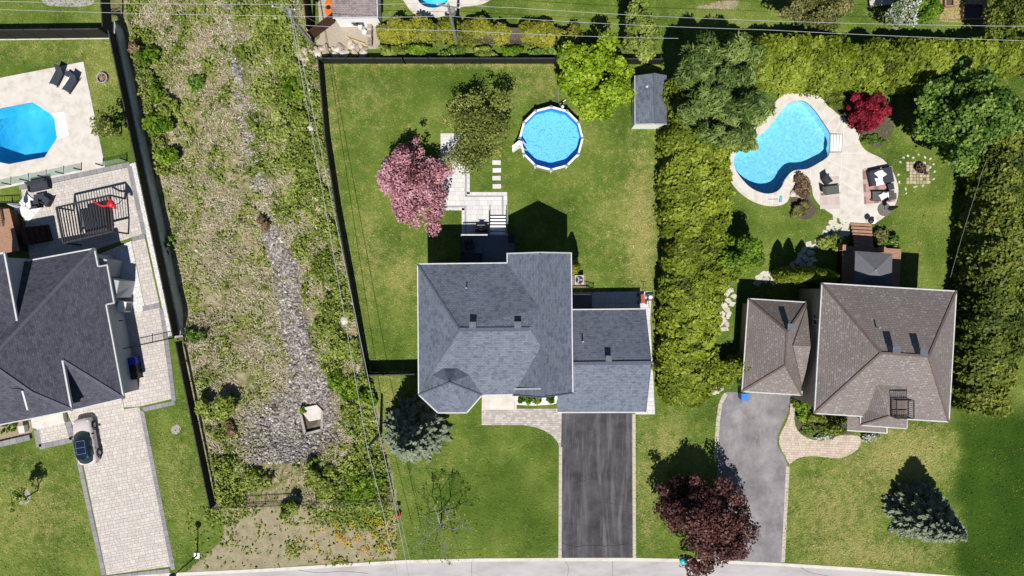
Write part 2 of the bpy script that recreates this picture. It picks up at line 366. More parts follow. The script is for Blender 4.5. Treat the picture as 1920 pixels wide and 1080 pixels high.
def asphalt(name, dark, mid, pale, sx, sy, amt):
    m, t, b = nodes(name); b.inputs['Roughness'].default_value = .9; b.inputs['Specular IOR Level'].default_value = .2; v = pos(t)
    c = ramp(t, noise(t, v, .55, 6, .7), [(.34, dark), (.66, mid)]); st_ = noise(t, pos(t, (sx, sy, 1)), 1.0, 6, .62, .6); st2 = noise(t, pos(t, (sx * 3.1, sy * 1.7, 1)), 1.0, 5, .7)
    c = mixc(t, ramp(t, st_, [(.5, (0, 0, 0)), (.72, (amt, amt, amt))]), c, pale); c = mixc(t, ramp(t, st2, [(.56, (0, 0, 0)), (.75, (amt * .8,) * 3)]), c, pale)
    sp = noise(t, v, 30, 3, .8); c = mixc(t, 1.0, c, ramp(t, sp, [(.3, (.78, .78, .78)), (.7, (1.2, 1.2, 1.2))]), 'MULTIPLY'); t.links.new(c, b.inputs['Base Color']); bump(t, b, sp, .3, .01); return m
M['asphalt'] = asphalt('dark_asphalt', lin(60, 58, 62), lin(92, 90, 94), lin(134, 132, 136), 1.1, .11, .7)
M['asphalt_grey'] = asphalt('worn_grey_asphalt', lin(122, 118, 120), lin(156, 152, 154), lin(190, 186, 187), .4, .3, .6)
EL, ER = [(1054, 770), (1052, 1049)], [(1184, 770), (1186, 1049)]
drive = tag(MB().prism(PL([(1054, 760), (1184, 760), (1185.5, 1048), (1052.5, 1048)]), -.05, .012).build('driveway', M['asphalt']), kind='structure')
rng = random.Random(5)
ck = MB(); pts = [P(1054 + i * 6.6, 1018 + 2.5 * math.sin(i * .55) + (6 * min(1, i / 6.)) - (3 if i > 12 else 0) + rng.uniform(-.8, .8)) for i in range(20)]
strip_along(pts, .05, .0, .016, ck); ck.build('crack', M['crack'], drive)
for k_, pts in enumerate(([(1060, 1052), (1066, 1066), (1062, 1090)], [(885, 1052), (884, 1068), (886, 1092)], [(1148, 1051), (1149, 1070), (1147, 1092)], [(1500, 1063), (1520, 1074), (1548, 1079), (1590, 1092)], [(560, 1069), (600, 1074), (640, 1071), (690, 1075)])):
    ck = MB(); strip_along(PL(smooth(pts, 4, False)), .035, .0, .0075, ck); ck.build('crack', mat('road_crack', (.1, .098, .095)), bpy.data.objects['road'])
for k_, (x0, y0, x1, y1) in enumerate(((1070, 905, 1120, 898), (1120, 940, 1180, 948), (1058, 980, 1100, 986))):
    ck = MB(); strip_along(PL([(x0 + (x1 - x0) * i / 8, y0 + (y1 - y0) * i / 8 + rng.uniform(-1.2, 1.2)) for i in range(9)]), .02, .0, .0155, ck); ck.build('crack', M['crack'], drive)
M['tyre_streak'] = mat('pale_tyre_dust', lin(116, 114, 118), lin(152, 149, 152), 4, stretch=(1, .3, 1))
PD = [(1352, 742), (1362, 735), (1482, 738), (1478, 772), (1466, 798), (1458, 815), (1457, 836), (1468, 852), (1477, 872), (1468, 1057), (1336, 1051), (1345, 860), (1346, 790)]
gdrive = tag(MB().prism(PL(PD), -.05, .012).build('driveway', M['asphalt_grey']), kind='structure')
def edging(name, label, pts, wd, n_len, mt, z=.03, group=None):
    """a row of edging stones, each its own piece"""
    root = thing(name, label, 'edging', P(*pts[0]), group=group); q = [P(*p) for p in pts]; acc = 0
    for a, b in zip(q[:-1], q[1:]):
        d = b - a; L = d.length; n = max(1, round(L / n_len)); ang = math.atan2(d.y, d.x)
        for i in range(n):
            c = a + d * ((i + .5) / n); MB().box((c.x, c.y, z - .05), (L / n - .02, wd, .1), ang).build('edging_stone', mt, root)
    return root
edging('driveway_edging', 'pale stone edging along the left side of the dark asphalt driveway', [(1051, 838), (1050, 1046)], .3, .8, M['pale_stone'])
edging('driveway_edging', 'pale stone edging along the right side of the dark asphalt driveway', [(1188.5, 776), (1189.5, 1046)], .3, .8, M['pale_stone'])
edging('driveway_edging', 'curved pale stone edging left of the worn grey driveway', [(1361, 738), (1351, 756), (1346, 790), (1344, 820), (1342, 860)], .36, .55, M['pale_stone'])
edging('driveway_edging', 'straight beige edging between the worn grey driveway and the spruce lawn', [(1477, 874), (1468, 1054)], .34, .7, M['pale_stone'])

# ------------------------------------------------------------------ paving, stone by stone
def clip_rect(poly, rect):
    out = [Vector(p) for p in poly]
    for i in range(4):
        a = Vector(rect[i]); b = Vector(rect[(i + 1) % 4]); e = b - a; nn = Vector((-e.y, e.x)); src = out; out = []
        if not src: break
        for j in range(len(src)):
            p, q = src[j], src[(j + 1) % len(src)]; dp, dq = (p - a).dot(nn), (q - a).dot(nn)
            if dp >= 0: out.append(p)
            if (dp >= 0) != (dq >= 0): out.append(p + (q - p) * (dp / (dp - dq)))
    cl = []
    for p in out:
        if not cl or (p - cl[-1]).length > .012: cl.append(p)
    return cl if len(cl) > 2 else []
def area(l): return abs(sum(l[i][0] * l[(i + 1) % len(l)][1] - l[(i + 1) % len(l)][0] * l[i][1] for i in range(len(l)))) / 2
def pavers(root, poly, ang, mats, joint, rows=(.24, .36), lens=(.24, .56), gap=.024, top=.03, seed=1, cap=290, name='paver', base=True):
    rg = random.Random(seed); pw = [Vector((p[0], p[1])) for p in PL(poly)]; ca, sa = math.cos(ang), math.sin(ang)
    if base: MB().prism([(p.x, p.y) for p in pw], -.06, top - .014).build('joint_bed', joint, root)
    loc = [Vector((p.x * ca + p.y * sa, -p.x * sa + p.y * ca)) for p in pw]; loc = [Vector(q) for q in inset(loc, gap * .5)]
    x0, x1 = min(p.x for p in loc), max(p.x for p in loc); y0, y1 = min(p.y for p in loc), max(p.y for p in loc); y = y0; pcs = []
    while y < y1:
        h = rg.choice(rows); x = x0 - rg.uniform(0, lens[1])
        while x < x1:
            l = rg.uniform(*lens); r = [(x + gap / 2, y + gap / 2), (x + l - gap / 2, y + gap / 2), (x + l - gap / 2, y + h - gap / 2), (x + gap / 2, y + h - gap / 2)]
            c = clip_rect(loc, r)
            if c and area(c) > .012: pcs.append((area(c), [(p.x * ca - p.y * sa, p.x * sa + p.y * ca) for p in c]))
            x += l
        y += h
    pcs.sort(key=lambda a: -a[0]); rest = MB()
    for i, (a, c) in enumerate(pcs):
        k = rg.randrange(len(mats)); zt = top + rg.uniform(-.004, .004)
        if i < cap: MB().prism(c, -.02, zt).build(name, mats[k], root)
        else: rest.mi = k; rest.prism(c, -.02, zt)
    if rest.v: tag(rest.build(name, list(mats), root), kind='stuff')
    return root
def tones(nm, *cols): return [mat('%s_%d' % (nm, i), lin(*[x - 5 for x in c]), lin(*[min(255, x + 5) for x in c]), 6, bmp=.15, bscale=30) for i, c in enumerate(cols)]
PV_L = tones('pale_paver', (212, 204, 196), (217, 209, 201), (207, 200, 193), (213, 203, 195), (202, 196, 190), (218, 211, 204))
PV_W = tones('white_paver', (226, 225, 224), (232, 231, 229), (219, 219, 220), (228, 224, 221))
PV_G = tones('grey_border_paver', (150, 147, 150), (158, 155, 157), (144, 142, 146))
PV_B = tones('beige_paver', (210, 192, 172), (220, 203, 184), (201, 181, 160), (214, 199, 185))
PV_F = tones('grey_beige_paver', (190, 181, 175), (202, 194, 188), (180, 172, 168), (208, 201, 195))
M['joint'] = mat('paving_joint_sand', lin(150, 143, 133), lin(172, 165, 154), 8)
M['joint_white'] = mat('pale_joint_sand', lin(178, 172, 166), lin(196, 190, 184), 8)
dl = thing('paver_driveway', 'pale paver driveway with grey borders under the parked car', 'driveway', P(240, 900))
pavers(dl, [(118, 750), (228, 738), (233, 767), (262, 763), (321, 1062), (200, 1078), (148, 830)], R(11.2), PV_L, M['joint'], seed=3)
def border(root, pts, wd=.4, ln=.62, seed=0, z=.034):
    rg = random.Random(seed); q = [P(*p) for p in pts]
    for a, b in zip(q[:-1], q[1:]):
        d = b - a; L = d.length; n = max(1, round(L / ln)); ang = math.atan2(d.y, d.x)
        for i in range(n):
            c = a + d * ((i + .5) / n); MB().box((c.x, c.y, z - .04), (L / n - .02, wd, .08), ang).build('border_paver', rg.choice(PV_G), root)
border(dl, [(142, 838), (195, 1078)]); border(dl, [(266, 770), (325, 1068)]); border(dl, [(200, 1084), (318, 1070)])
pt = thing('paver_patio', 'pale paver patio and side path round the dark roofed house', 'patio', P(200, 420))
PATIO_L = [(40, 356), (240, 314), (268, 440), (246, 448), (268, 560), (298, 555), (303, 576), (298, 578), (318, 748), (250, 762), (130, 770), (60, 560)]
pavers(pt, [(40, 356), (239, 314), (267, 440), (247, 445), (175, 470), (60, 520)], R(11.5), PV_L, M['joint'], seed=4, cap=200)
pavers(pt, [(247, 452), (272, 446), (299, 568), (272, 575)], R(11.5), PV_L, M['joint'], seed=5, cap=90)
pavers(pt, [(225, 592), (300, 577), (306, 625), (322, 748), (262, 762), (232, 764)], R(11), PV_L, M['joint'], seed=6, cap=60)
border(pt, [(36, 352), (243, 308)], .42, seed=1); border(pt, [(243, 312), (271, 440)], .42, seed=2); border(pt, [(272, 443), (248, 449)], .4, seed=3)
border(pt, [(268, 579), (300, 572)], .5, seed=4); border(pt, [(302, 578), (312, 634), (326, 752)], .4, seed=5); border(pt, [(328, 755), (268, 768)], .4, seed=6)
pw_ = thing('paver_terrace', 'white paver terrace with grey inlaid lines beside the pink blossom tree', 'terrace', P(900, 370))
TERR = [(826, 250), (881, 250), (881, 358), (951, 358), (951, 392), (951, 444), (866, 444), (866, 395), (826, 395)]
pavers(pw_, [(826, 250), (872, 250), (872, 369), (941, 369), (941, 444), (874, 444), (874, 386), (826, 386)], 0, PV_W, M['joint_white'], (.35, .5), (.35, .8), .022, seed=7)
def inlay(root, pts, wd, mats, seed, ln=.5, z=.034):
    rg = random.Random(seed); q = [P(*p) for p in pts]
    for a, b in zip(q[:-1], q[1:]):
        d = b - a; L = d.length; n = max(1, round(L / ln)); ang = math.atan2(d.y, d.x)
        for i in range(n):
            c = a + d * ((i + .5) / n); MB().box((c.x, c.y, z - .04), (L / n - .015, wd, .08), ang).build('border_paver', rg.choice(mats), root)
PV_I = tones('blue_grey_inlay', (168, 171, 178), (174, 176, 182))
inlay(pw_, [(873.5, 252), (873.5, 368)], .14, PV_I, 1); inlay(pw_, [(872, 368.2), (942, 368.2)], .14, PV_I, 2); inlay(pw_, [(942.6, 367), (942.6, 440)], .14, PV_I, 3)
inlay(pw_, [(828, 387.2), (875, 387.2)], .14, PV_I, 4); inlay(pw_, [(873.2, 388.6), (873.2, 440)], .14, PV_I, 5)
inlay(pw_, [(878, 252), (878, 364)], .29, PV_W, 6); inlay(pw_, [(875.2, 363.4), (951, 363.4)], .32, PV_W, 7); inlay(pw_, [(947.6, 366.8), (947.6, 442)], .34, PV_W, 8)
inlay(pw_, [(828, 391.6), (871, 391.6)], .28, PV_W, 9); inlay(pw_, [(868.6, 390), (868.6, 442)], .28, PV_W, 10)
for i, (y, l) in enumerate(((305, 'nearest the olive tree'), (319.5, 'second from the olive tree'), (334, 'third from the olive tree'), (349.5, 'nearest the white terrace'))):
    q = P(931 + (i % 2) * .6, y); s_ = MB().box((q.x, q.y, .02), (.78, .42, .06), R((-2, 1.5, -.5, 1)[i]))
    tag(s_.build('stepping_stone', PV_W[i % 4]), 'white rectangular stepping stone in the lawn, ' + l, 'stepping stone', 'stepping stones to the round pool')
fw = thing('front_walkway', 'grey beige paver walkway curving from the front steps to the dark driveway', 'walkway', P(980, 785))
FW = [(903, 797), (903, 766), (1050, 766), (1053, 775), (1052, 838), (1048, 838), (1046, 830), (1037, 818), (1022, 808), (1004, 801), (982, 797)]
pavers(fw, FW, 0, PV_F, M['joint'], (.2,), (.24, .42), .02, seed=8, cap=240)
bw = thing('front_walkway', 'beige brick walkway curving along the flower bed of the brown roofed house', 'walkway', P(1540, 845))
BW = smooth([(1484, 744), (1491, 746), (1489, 785), (1495, 806), (1512, 820), (1540, 826), (1575, 816), (1608, 816), (1615, 826), (1608, 842), (1590, 854), (1572, 859), (1545, 857), (1520, 855), (1496, 859), (1480, 870), (1472, 855), (1462, 838), (1461, 818), (1470, 800), (1480, 775)], 2)
pavers(bw, BW, R(-2), PV_B, M['joint'], (.22,), (.24, .44), .02, seed=9, cap=280, top=.036)
sp_ = thing('side_path', 'white paver path round the back and right side of the garage', 'path', P(1205, 640))
pavers(sp_, [(1066, 548), (1222, 546), (1219, 600), (1224, 690), (1228, 777), (1191, 777), (1191, 700), (1180, 584), (1066, 584)], 0, PV_W, M['joint_white'], (.4,), (.4, .6), .025, seed=10, cap=220)
# ------------------------------------------------------------------ houses
M['roof_grey'] = shingles('blue_grey_shingles', lin(112, 119, 134), lin(126, 133, 148), joint=.7)
M['roof_dark'] = shingles('charcoal_shingles', lin(78, 79, 91), lin(94, 95, 107), joint=.7)
M['roof_brown'] = shingles('taupe_shingles', lin(137, 127, 124), lin(149, 139, 135), cspot=lin(158, 155, 156), spot=.8)
M['ridge_grey'] = mat('grey_ridge_shingle', lin(86, 92, 108), lin(104, 110, 126), 6)
M['ridge_dark'] = mat('charcoal_ridge_shingle', lin(84, 85, 98), lin(104, 104, 116), 6)
M['ridge_brown'] = mat('taupe_ridge_shingle', lin(104, 88, 84), lin(124, 108, 102), 6)
M['fascia'] = mat('white_aluminium', lin(206, 206, 206), lin(228, 228, 228), 4, rough=.4)
M['siding'] = mat('pale_siding', lin(186, 188, 190), lin(204, 206, 208), 1.5, stretch=(.2, .2, 8))
M['stone_wall'] = mat('grey_stone_wall', lin(138, 134, 130), lin(176, 170, 164), 3, bmp=.4)
M['brick_wall'] = mat('beige_brick_wall', lin(176, 160, 144), lin(196, 182, 168), 3, bmp=.4)
def plane(*pts):
    a, b, c = [P(*p) for p in pts]; n = (b - a).cross(c - a); return n, n.dot(a)
def on(px, py, pl):
    """the point of plane pl seen at (px, py)"""
    n, d = pl; a, b = (px - 960) / 20, (540 - py) / 20
    z = (d - n.x * a - n.y * b) / (n.z - (n.x * a + n.y * b) / HC); return (px, py, z)
def roofpart(root, pts, faces, mt, name='roof'):
    mb = MB(); V = [P(*p) for p in pts]; mb.add(V, [])
    for f in faces:
        vv = [V[i] for i in f]; n = sum(((vv[i] - vv[0]).cross(vv[i + 1] - vv[0]) for i in range(1, len(vv) - 1)), Vector())
        f = tuple(f) if n.z > 0 else tuple(f)[::-1]
        mb.f.append(f); mb.m.append(0)
    return mb.build(name, mt, root, uv=True)
def fascia(root, pts, mt=None, wd=.1, ht=.2, closed=False, name='gutter'):
    q = [P(*p) for p in pts]; q = q + [q[0]] if closed else q
    for a, b in zip(q[:-1], q[1:]):
        MB().beam(a - Vector((0, 0, ht / 2 - .035)), b - Vector((0, 0, ht / 2 - .035)), wd, ht).build(name, mt or M['fascia'], root)
def ridge(root, pts, mt, wd=.26):
    q = [P(*p) for p in pts]
    for a, b in zip(q[:-1], q[1:]): MB().beam(a + Vector((0, 0, .012)), b + Vector((0, 0, .012)), wd, .05).build('ridge_cap', mt, root)
def walls(root, pts, z, mt, d=.45, name='wall'):
    return MB().prism(inset([P(a, b, z) for a, b in pts], d), -.3, z - .02).build(name, mt, root)
def window(root, x, y, z, wd, ht, ang, door=False, mt=None):
    """frame and pane standing 4 cm proud of the wall at (x, y), facing ang"""
    c, s = math.cos(ang), math.sin(ang)
    f = MB().box((x, y, z), (.1, wd, ht), ang).build('door' if door else 'window', mt or M['fascia'], root)
    if not door:
        for k in (-.25, .25): MB().box((x + c * .04 - s * k * wd, y + s * .04 + c * k * wd, z), (.06, wd * .42, ht - .2), ang).build('pane', M['glass'], f)
    else: MB().box((x + c * .07 - s * wd * .35, y + s * .07 + c * wd * .35, z), (.06, .05, .12), ang).build('handle', M['steel'], f)
def vent(root, px, py, z, s=.5, ht=.5, mt=None, rz=0):
    q = P(px, py, z); v = MB().box((q.x, q.y, z + ht / 2 - .2), (s * .8, s * .8, ht + .4), rz).build('roof_vent', mt or M['steel_dark'], root)
    MB().box((q.x, q.y, z + ht + .04), (s, s, .09), rz).build('vent_cap', mt or M['steel_dark'], v)
def stack(root, px, py, z, r=.06, h=.55):
    q = P(px, py, z); MB().tube((q.x, q.y, z - .3), (q.x, q.y, z + h), r, n=10).build('vent_pipe', M['steel'], root)
M['steel_dark'] = mat('dark_grey_metal', lin(92, 98, 108), lin(112, 118, 128), 3, rough=.5)

# --- the blue-grey house in the middle
E, RG, GR = 6.2, 9.15, 8.5
h = thing('house', 'two storey house with blue grey shingle roof, corner turret and attached garage', 'house', P(940, 620))
rv = [(783, 495, E), (951, 493, E), (951, 476, E), (1013, 474, GR), (1071, 475, E), (1074, 736, E), (1017, 744, GR), (962, 740, E), (785, 741, E), (862, 618, RG), (993, 617, RG), (1012, 578, GR), (1014.5, 650, GR)]
rf = roofpart(h, rv, [(0, 9, 10, 11, 1), (0, 8, 9), (8, 7, 12, 10, 9), (10, 12, 11), (1, 11, 3, 2), (12, 7, 6), (3, 11, 12, 6, 5, 4)], M['roof_grey'])
ridge(h, [(783, 495, E), (862, 618, RG), (817, 690, 7.35)], M['ridge_grey'], .16); ridge(h, [(862, 618, RG), (993, 617, RG)], M['ridge_grey'], .3); ridge(h, [(1013, 475, GR), (1012, 578, GR), (1014.5, 650, GR), (1017, 743, GR)], M['ridge_grey'], .2)
ta = 8.5; oc = [(785, 740, E), (821, 774, E), (875, 774, E), (904, 741, E), (904, 694, E - .0), (873, 660, E), (819, 660, E), (787, 694, E)]
roofpart(h, oc + [(843, 717, ta)], [(i, (i + 1) % 8, 8) for i in range(8)], M['roof_grey'], 'turret_roof')
ridge(h, [(785, 740, E), (843, 717, ta)], M['ridge_grey'], .12); ridge(h, [(904, 741, E), (843, 717, ta)], M['ridge_grey'], .12)
fascia(h, [(785, 739, E), (783, 495, E), (951, 493, E), (951, 476, E)]); fascia(h, [(1071, 475, E), (1074, 736, E)])
fascia(h, [(785, 740, E), (821, 774, E), (875, 774, E), (904, 741, E), (962, 740, E)])
fascia(h, [(951, 475.4, E), (1013, 473.4, GR), (1071, 474.4, E)], name='rake_board'); fascia(h, [(962, 741, E), (1017, 745, GR), (1074, 737, E)], M['ridge_grey'], name='rake_board')
walls(h, [(783, 495), (951, 493), (951, 476), (1071, 475), (1074, 736), (962, 740), (785, 741)], E, M['siding'])
walls(h, [(785, 740), (821, 774), (875, 774), (904, 741), (904, 694), (873, 660), (819, 660), (787, 694)], E, M['stone_wall'], name='turret_wall')
for yy, sg in ((478.5, 1), (738, -1)):     # gable triangles
    a, b_, c_ = P(957, yy, E), P(1066, yy, E), P(1014, yy, GR - .1); d = Vector((0, .12 * sg, 0))
    dd = Vector((0, -.33 * sg, 0)); MB().add([a + dd, b_ + dd, c_ + dd, a + dd - d, b_ + dd - d, c_ + dd - d], [(0, 1, 2), (5, 4, 3), (0, 3, 4, 1), (1, 4, 5, 2), (2, 5, 3, 0)]).build('gable_wall', M['siding'], h)
GE, GG = 3.0, 5.55
gr = roofpart(h, [(1066, 581, GE), (1210, 579.5, GE), (1221, 680, GG), (1066, 682, GG), (1045, 773, GE), (1211, 772.5, GE), (1045, 735, 4.03)], [(0, 1, 2, 3), (3, 2, 5, 4, 6)], M['roof_grey'], 'garage_roof')
ridge(h, [(1074, 682, GG), (1220, 680, GG)], M['ridge_grey'], .3)
fascia(h, [(1066, 580.6, GE), (1210, 579, GE)]); fascia(h, [(1045, 773.4, GE), (1211, 773, GE)]); fascia(h, [(1210, 580, GE), (1221, 680, GG), (1211, 772.5, GE)], M['ridge_grey'], .06, .22, name='rake_board')
walls(h, [(1060, 581), (1210, 580), (1211, 772), (1046, 772)], GE, M['siding'], name='garage_wall')
gx = P(1205, 680, 3).x
MB().add([(gx, P(0, 584, GE).y, GE - .1), (gx, P(0, 768, GE).y, GE - .1), (gx, P(0, 680, GG).y, GG - .15), (gx - .1, P(0, 584, GE).y, GE - .1), (gx - .1, P(0, 768, GE).y, GE - .1), (gx - .1, P(0, 680, GG).y, GG - .15)], [(0, 2, 1), (3, 4, 5), (0, 3, 5, 2), (1, 2, 5, 4), (0, 1, 4, 3)]).build('gable_wall', M['siding'], h)
for px, py, z in ((887, 609, 8.85), (970.5, 608.5, 8.85)): vent(h, px, py, z - .12, .55, .62)
vent(h, 1139.5, 671, 5.15, .52, .6); stack(h, 875, 540, 7.3); stack(h, 1092, 640, 4.6)
yS = P(0, 766, GE).y + .22
for cx in (1085, 1150):
    q = P(cx, 766, GE); gd = MB().box((q.x, yS - .02, 1.15), (2.6, .1, 2.2)).build('garage_door', M['fascia'], h)
    for k in range(4): MB().box((q.x, yS - .08, .35 + k * .53), (2.5, .05, .47)).build('door_panel', M['fascia'], gd)
yN = P(0, 493, E).y - .44
for x in (-6.6, -3.8): window(h, x, yN, 4.6, 1.3, 1.2, R(90))
window(h, -1.9, yN, 1.9, 1.8, 2.1, R(90)); window(h, -5.2, yN, 1.7, 1.4, 1.3, R(90))
yG = P(0, 476, E).y - .44; window(h, 2.3, yG, 4.6, 1.5, 1.3, R(90)); window(h, 2.3, yG, 1.7, 1.7, 1.4, R(90))
xW = P(783, 0, E).x + .44; window(h, xW, -1, 4.6, 1, 1.1, R(180)); window(h, xW, -5, 4.6, 1.2, 1.2, R(180)); window(h, xW, -5, 1.6, 1.2, 1.2, R(180))
q = P(848, 770, E); window(h, q.x, P(0, 774, E).y + .44, 4.5, 1.2, 1.4, R(270)); window(h, q.x, P(0, 774, E).y + .44, 1.6, 1.2, 1.4, R(270))
yF = P(0, 740, E).y + .44; window(h, P(935, 740, E).x, yF, 1.75, 1.05, 2.15, R(270), True, M['black']); window(h, P(935, 740, E).x, yF, 4.6, 1.2, 1.2, R(270)); window(h, 2.4, yF, 4.6, 1.6, 1.3, R(270)); window(h, 2.4, yF, 1.9, 1.6, 1.4, R(270))
# front porch steps
ps = thing('front_steps', 'beige concrete porch and front steps below the turret roofed house', 'steps', P(936, 755))
for i, (y0, y1, z) in enumerate(((742, 752, .54), (752, 760, .36), (760, 767.5, .18))): MB().prism(PL([(908, y0 - (8 if not i else 0)), (964, y0 - (8 if not i else 0)), (964, y1), (908, y1)]), -.05, z).build('step', M['concrete'], ps)
for x in (904, 964.5): MB().prism(PL([(x, 734), (x + 4, 734), (x + 4, 768), (x, 768)]), -.05, .62).build('cheek_wall', M['concrete'], ps)

# --- the brown house on the right
BE, BR = 5.6, 8.6
h2 = thing('house', 'house with speckled brown hip roof and a garage wing on its left', 'house', P(1660, 650))
pS = plane((1527, 775, BE), (1779, 791, BE), (1741, 668, BR))
rv = [(1541, 531, BE), (1793, 546, BE), (1779, 791, BE), (1527, 775, BE), (1652, 662, BR), (1741, 668, BR)]
roofpart(h2, rv, [(0, 4, 5, 1), (1, 5, 2), (2, 5, 4, 3), (3, 4, 0)], M['roof_brown'])
for a, b_ in ((0, 4), (1, 5), (2, 5), (3, 4), (4, 5)): ridge(h2, [rv[a], rv[b_]], M['ridge_brown'], .2)
fascia(h2, rv[:4], closed=True); walls(h2, [r[:2] for r in rv[:4]], BE, M['brick_wall'])
# flat topped front bay with an iron railing
fz, ft = 5.5, 7.35
bv = [(1613, 797, fz), (1700, 803.5, fz), (1700, 740, fz), (1613, 735, fz), (1667, 780, ft), (1701, 782, ft), (1701, 741, ft), (1667, 738, ft)]
bv[3] = (1614, 764, fz); bv2 = on(1644, 722, pS); bv3 = on(1701, 725, pS)
roofpart(h2, [bv[0], bv[1], bv3, bv2, bv[3], bv[4], bv[5], on(1701, 745, pS)[:2] + (ft,), (1667, 745, ft)], [(0, 1, 6, 5), (0, 5, 8, 3, 4), (5, 6, 7, 8), (8, 7, 2, 3)], M['roof_brown'], 'bay_roof')
fascia(h2, [bv[3], bv[0], bv[1], (1700, 782, fz)]); ridge(h2, [bv[0], bv[4]], M['ridge_brown'], .12)
walls(h2, [(1616, 760), (1616, 793), (1697, 799), (1697, 760)], fz, M['brick_wall'], .25, 'bay_wall')
c = [P(1669, 747, ft), P(1701, 747, ft), P(1701, 780.5, ft), P(1669, 780.5, ft)]
rl = MB()
for a, b_ in zip(c, c[1:] + c[:1]):
    for zz in (.15, .95): rl.beam(a + Vector((0, 0, zz)), b_ + Vector((0, 0, zz)), .06, .06)
    n = 9
    for i in range(n + 1): p_ = a.lerp(b_, i / n); rl.box((p_.x, p_.y, ft + .5), (.035, .035, .95))
rl.build('roof_railing', M['black'], h2)
MB().prism([(c[0].x + .15, c[0].y - .15), (c[1].x - .15, c[1].y - .15), (c[2].x - .15, c[2].y + .15), (c[3].x + .15, c[3].y + .15)], ft - .1, ft + .03).build('flat_deck', mat('taupe_membrane', lin(112, 98, 90), lin(124, 110, 102)), h2)
roofpart(h2, [(1590, 762, 3.35), (1662, 766, 3.35), (1663, 812, 2.9), (1588, 807, 2.9)], [(0, 1, 2, 3)], M['roof_brown'], 'porch_roof'); fascia(h2, [(1588, 807, 2.9), (1663, 812, 2.9), (1662, 770, 3.3)])
for px in (1594, 1658): q = P(px, 806, 2.9); MB().box((q.x, q.y + .12, 1.4), (.18, .18, 2.9)).build('porch_post', M['fascia'], h2)
for px, py in ((1674, 654), (1725, 658)): z = on(px, py, plane((1541, 531, BE), (1793, 546, BE), (1652, 662, BR)))[2]; vent(h2, px, py, z + .35, .62, .5, None, R(-3))
stack(h2, 1644, 614, 7.6, .07, .5)
# its garage wing
q0 = 2.9; q1 = 5.2; gv = [(1403, 560, q0), (1513, 567, q0), (1503, 741, q0), (1391, 734, q0), (1476, 622, q1), (1472.5, 685, q1)]
roofpart(h2, gv, [(0, 4, 1), (1, 4, 5, 2), (2, 5, 3), (3, 5, 4, 0)], M['roof_brown'], 'garage_roof')
for a, b_ in ((0, 4), (1, 4), (2, 5), (3, 5), (4, 5)): ridge(h2, [gv[a], gv[b_]], M['ridge_brown'], .18)
roofpart(h2, [(1487, 648, 4.65), (1520, 649.5, 4.65), (1513, 573, 3.0), (1505, 728, 2.95)], [(0, 1, 2), (0, 3, 1)], M['roof_brown'], 'link_roof')
fascia(h2, gv[:4], closed=True, ht=.16); walls(h2, [g[:2] for g in gv[:4]], q0, M['brick_wall'], name='garage_wall'); vent(h2, 1476.5, 612, 4.9, .55, .65, None, R(-3))
yS = P(0, 737, q0).y + .42; gd = MB().box((P(1447, 737, q0).x, yS - .03, 1.1), (4.4, .1, 2.1), R(-3.5)).build('garage_door', M['fascia'], h2)
for k in range(4): MB().box((P(1447, 737, q0).x, yS - .1, .3 + k * .52), (4.2, .05, .46), R(-3.5)).build('door_panel', M['fascia'], gd)
for px, py, an in ((1600, 536, 90), (1720, 543, 90)): q = P(px, py, BE); window(h2, q.x, q.y - .42, 4.2, 1.3, 1.2, R(an - 3)); window(h2, q.x, q.y - .42, 1.6, 1.6, 1.5, R(an - 3))
for px, py in ((1560, 777), (1750, 789)): q = P(px, py, BE); window(h2, q.x, q.y + .42, 4.2, 1.2, 1.2, R(267)); window(h2, q.x, q.y + .42, 1.5, 1.2, 1.2, R(267))
q = P(1658, 800, fz); window(h2, q.x, q.y + .24, 4.1, 1.4, 1.3, R(267)); window(h2, P(1640, 800, fz).x, q.y + .25, 1.2, 1.0, 2.1, R(267), True, M['brown_wood'])
for py in (600, 700): q = P(1534, py, BE); window(h2, q.x + .44, q.y, 4.3, 1, 1.1, R(177))

# --- the charcoal house on the left
e = 3.4
h3 = thing('house', 'house with charcoal shingle roofs and pale walls behind the parked car', 'house', P(80, 620))
T = (-23, 679, 7.7); pE = plane((177, 466, e), (232, 747, e), T); pN = plane((52, 489, e), (177, 466, e), T)
P1 = (177, 466, e); P6 = (232, 747, e); Q = on(117, 676, pE); R1 = on(134, 768, pE); R2 = on(60, 737, pE); R3 = T
j = [on(184, 500, pE), on(201, 497, pE), on(214, 568, pE), on(199, 571, pE)]
roofpart(h3, [P1] + j + [P6, Q, R1, R2, T], [(0, 1, 2, 3, 4, 5, 6, 7, 8, 9)], M['roof_dark'])
n0 = on(52, 489, pN); n2 = on(26, 620, pN)
roofpart(h3, [n0, P1, T, on(-60, 640, pN), on(-60, 510, pN)], [(0, 1, 2, 3, 4)], M['roof_dark'], 'north_roof')
ridge(h3, [P1, T], M['ridge_dark'], .3)
roofpart(h3, [P6, Q, (139, 769, e)], [(0, 1, 2)], M['roof_dark'], 'garage_hip_roof'); ridge(h3, [P6, Q], M['ridge_dark'], .28)
zf = R1[2]
roofpart(h3, [R1, R2, R3, (-30, 802, zf - .5), (36, 789, zf - .5), (134, 769.5, zf - .45)], [(0, 1, 2, 3, 4, 5)], M['roof_dark'], 'entry_hip_roof'); ridge(h3, [R1, R2, R3], M['ridge_dark'], .28)
up = roofpart(h3, [(-60, 487, 6.1), (8, 474, 6.1), (33, 607, 6.1), (-60, 690, 7.8)], [(0, 1, 2, 3)], M['roof_dark'], 'upper_roof')
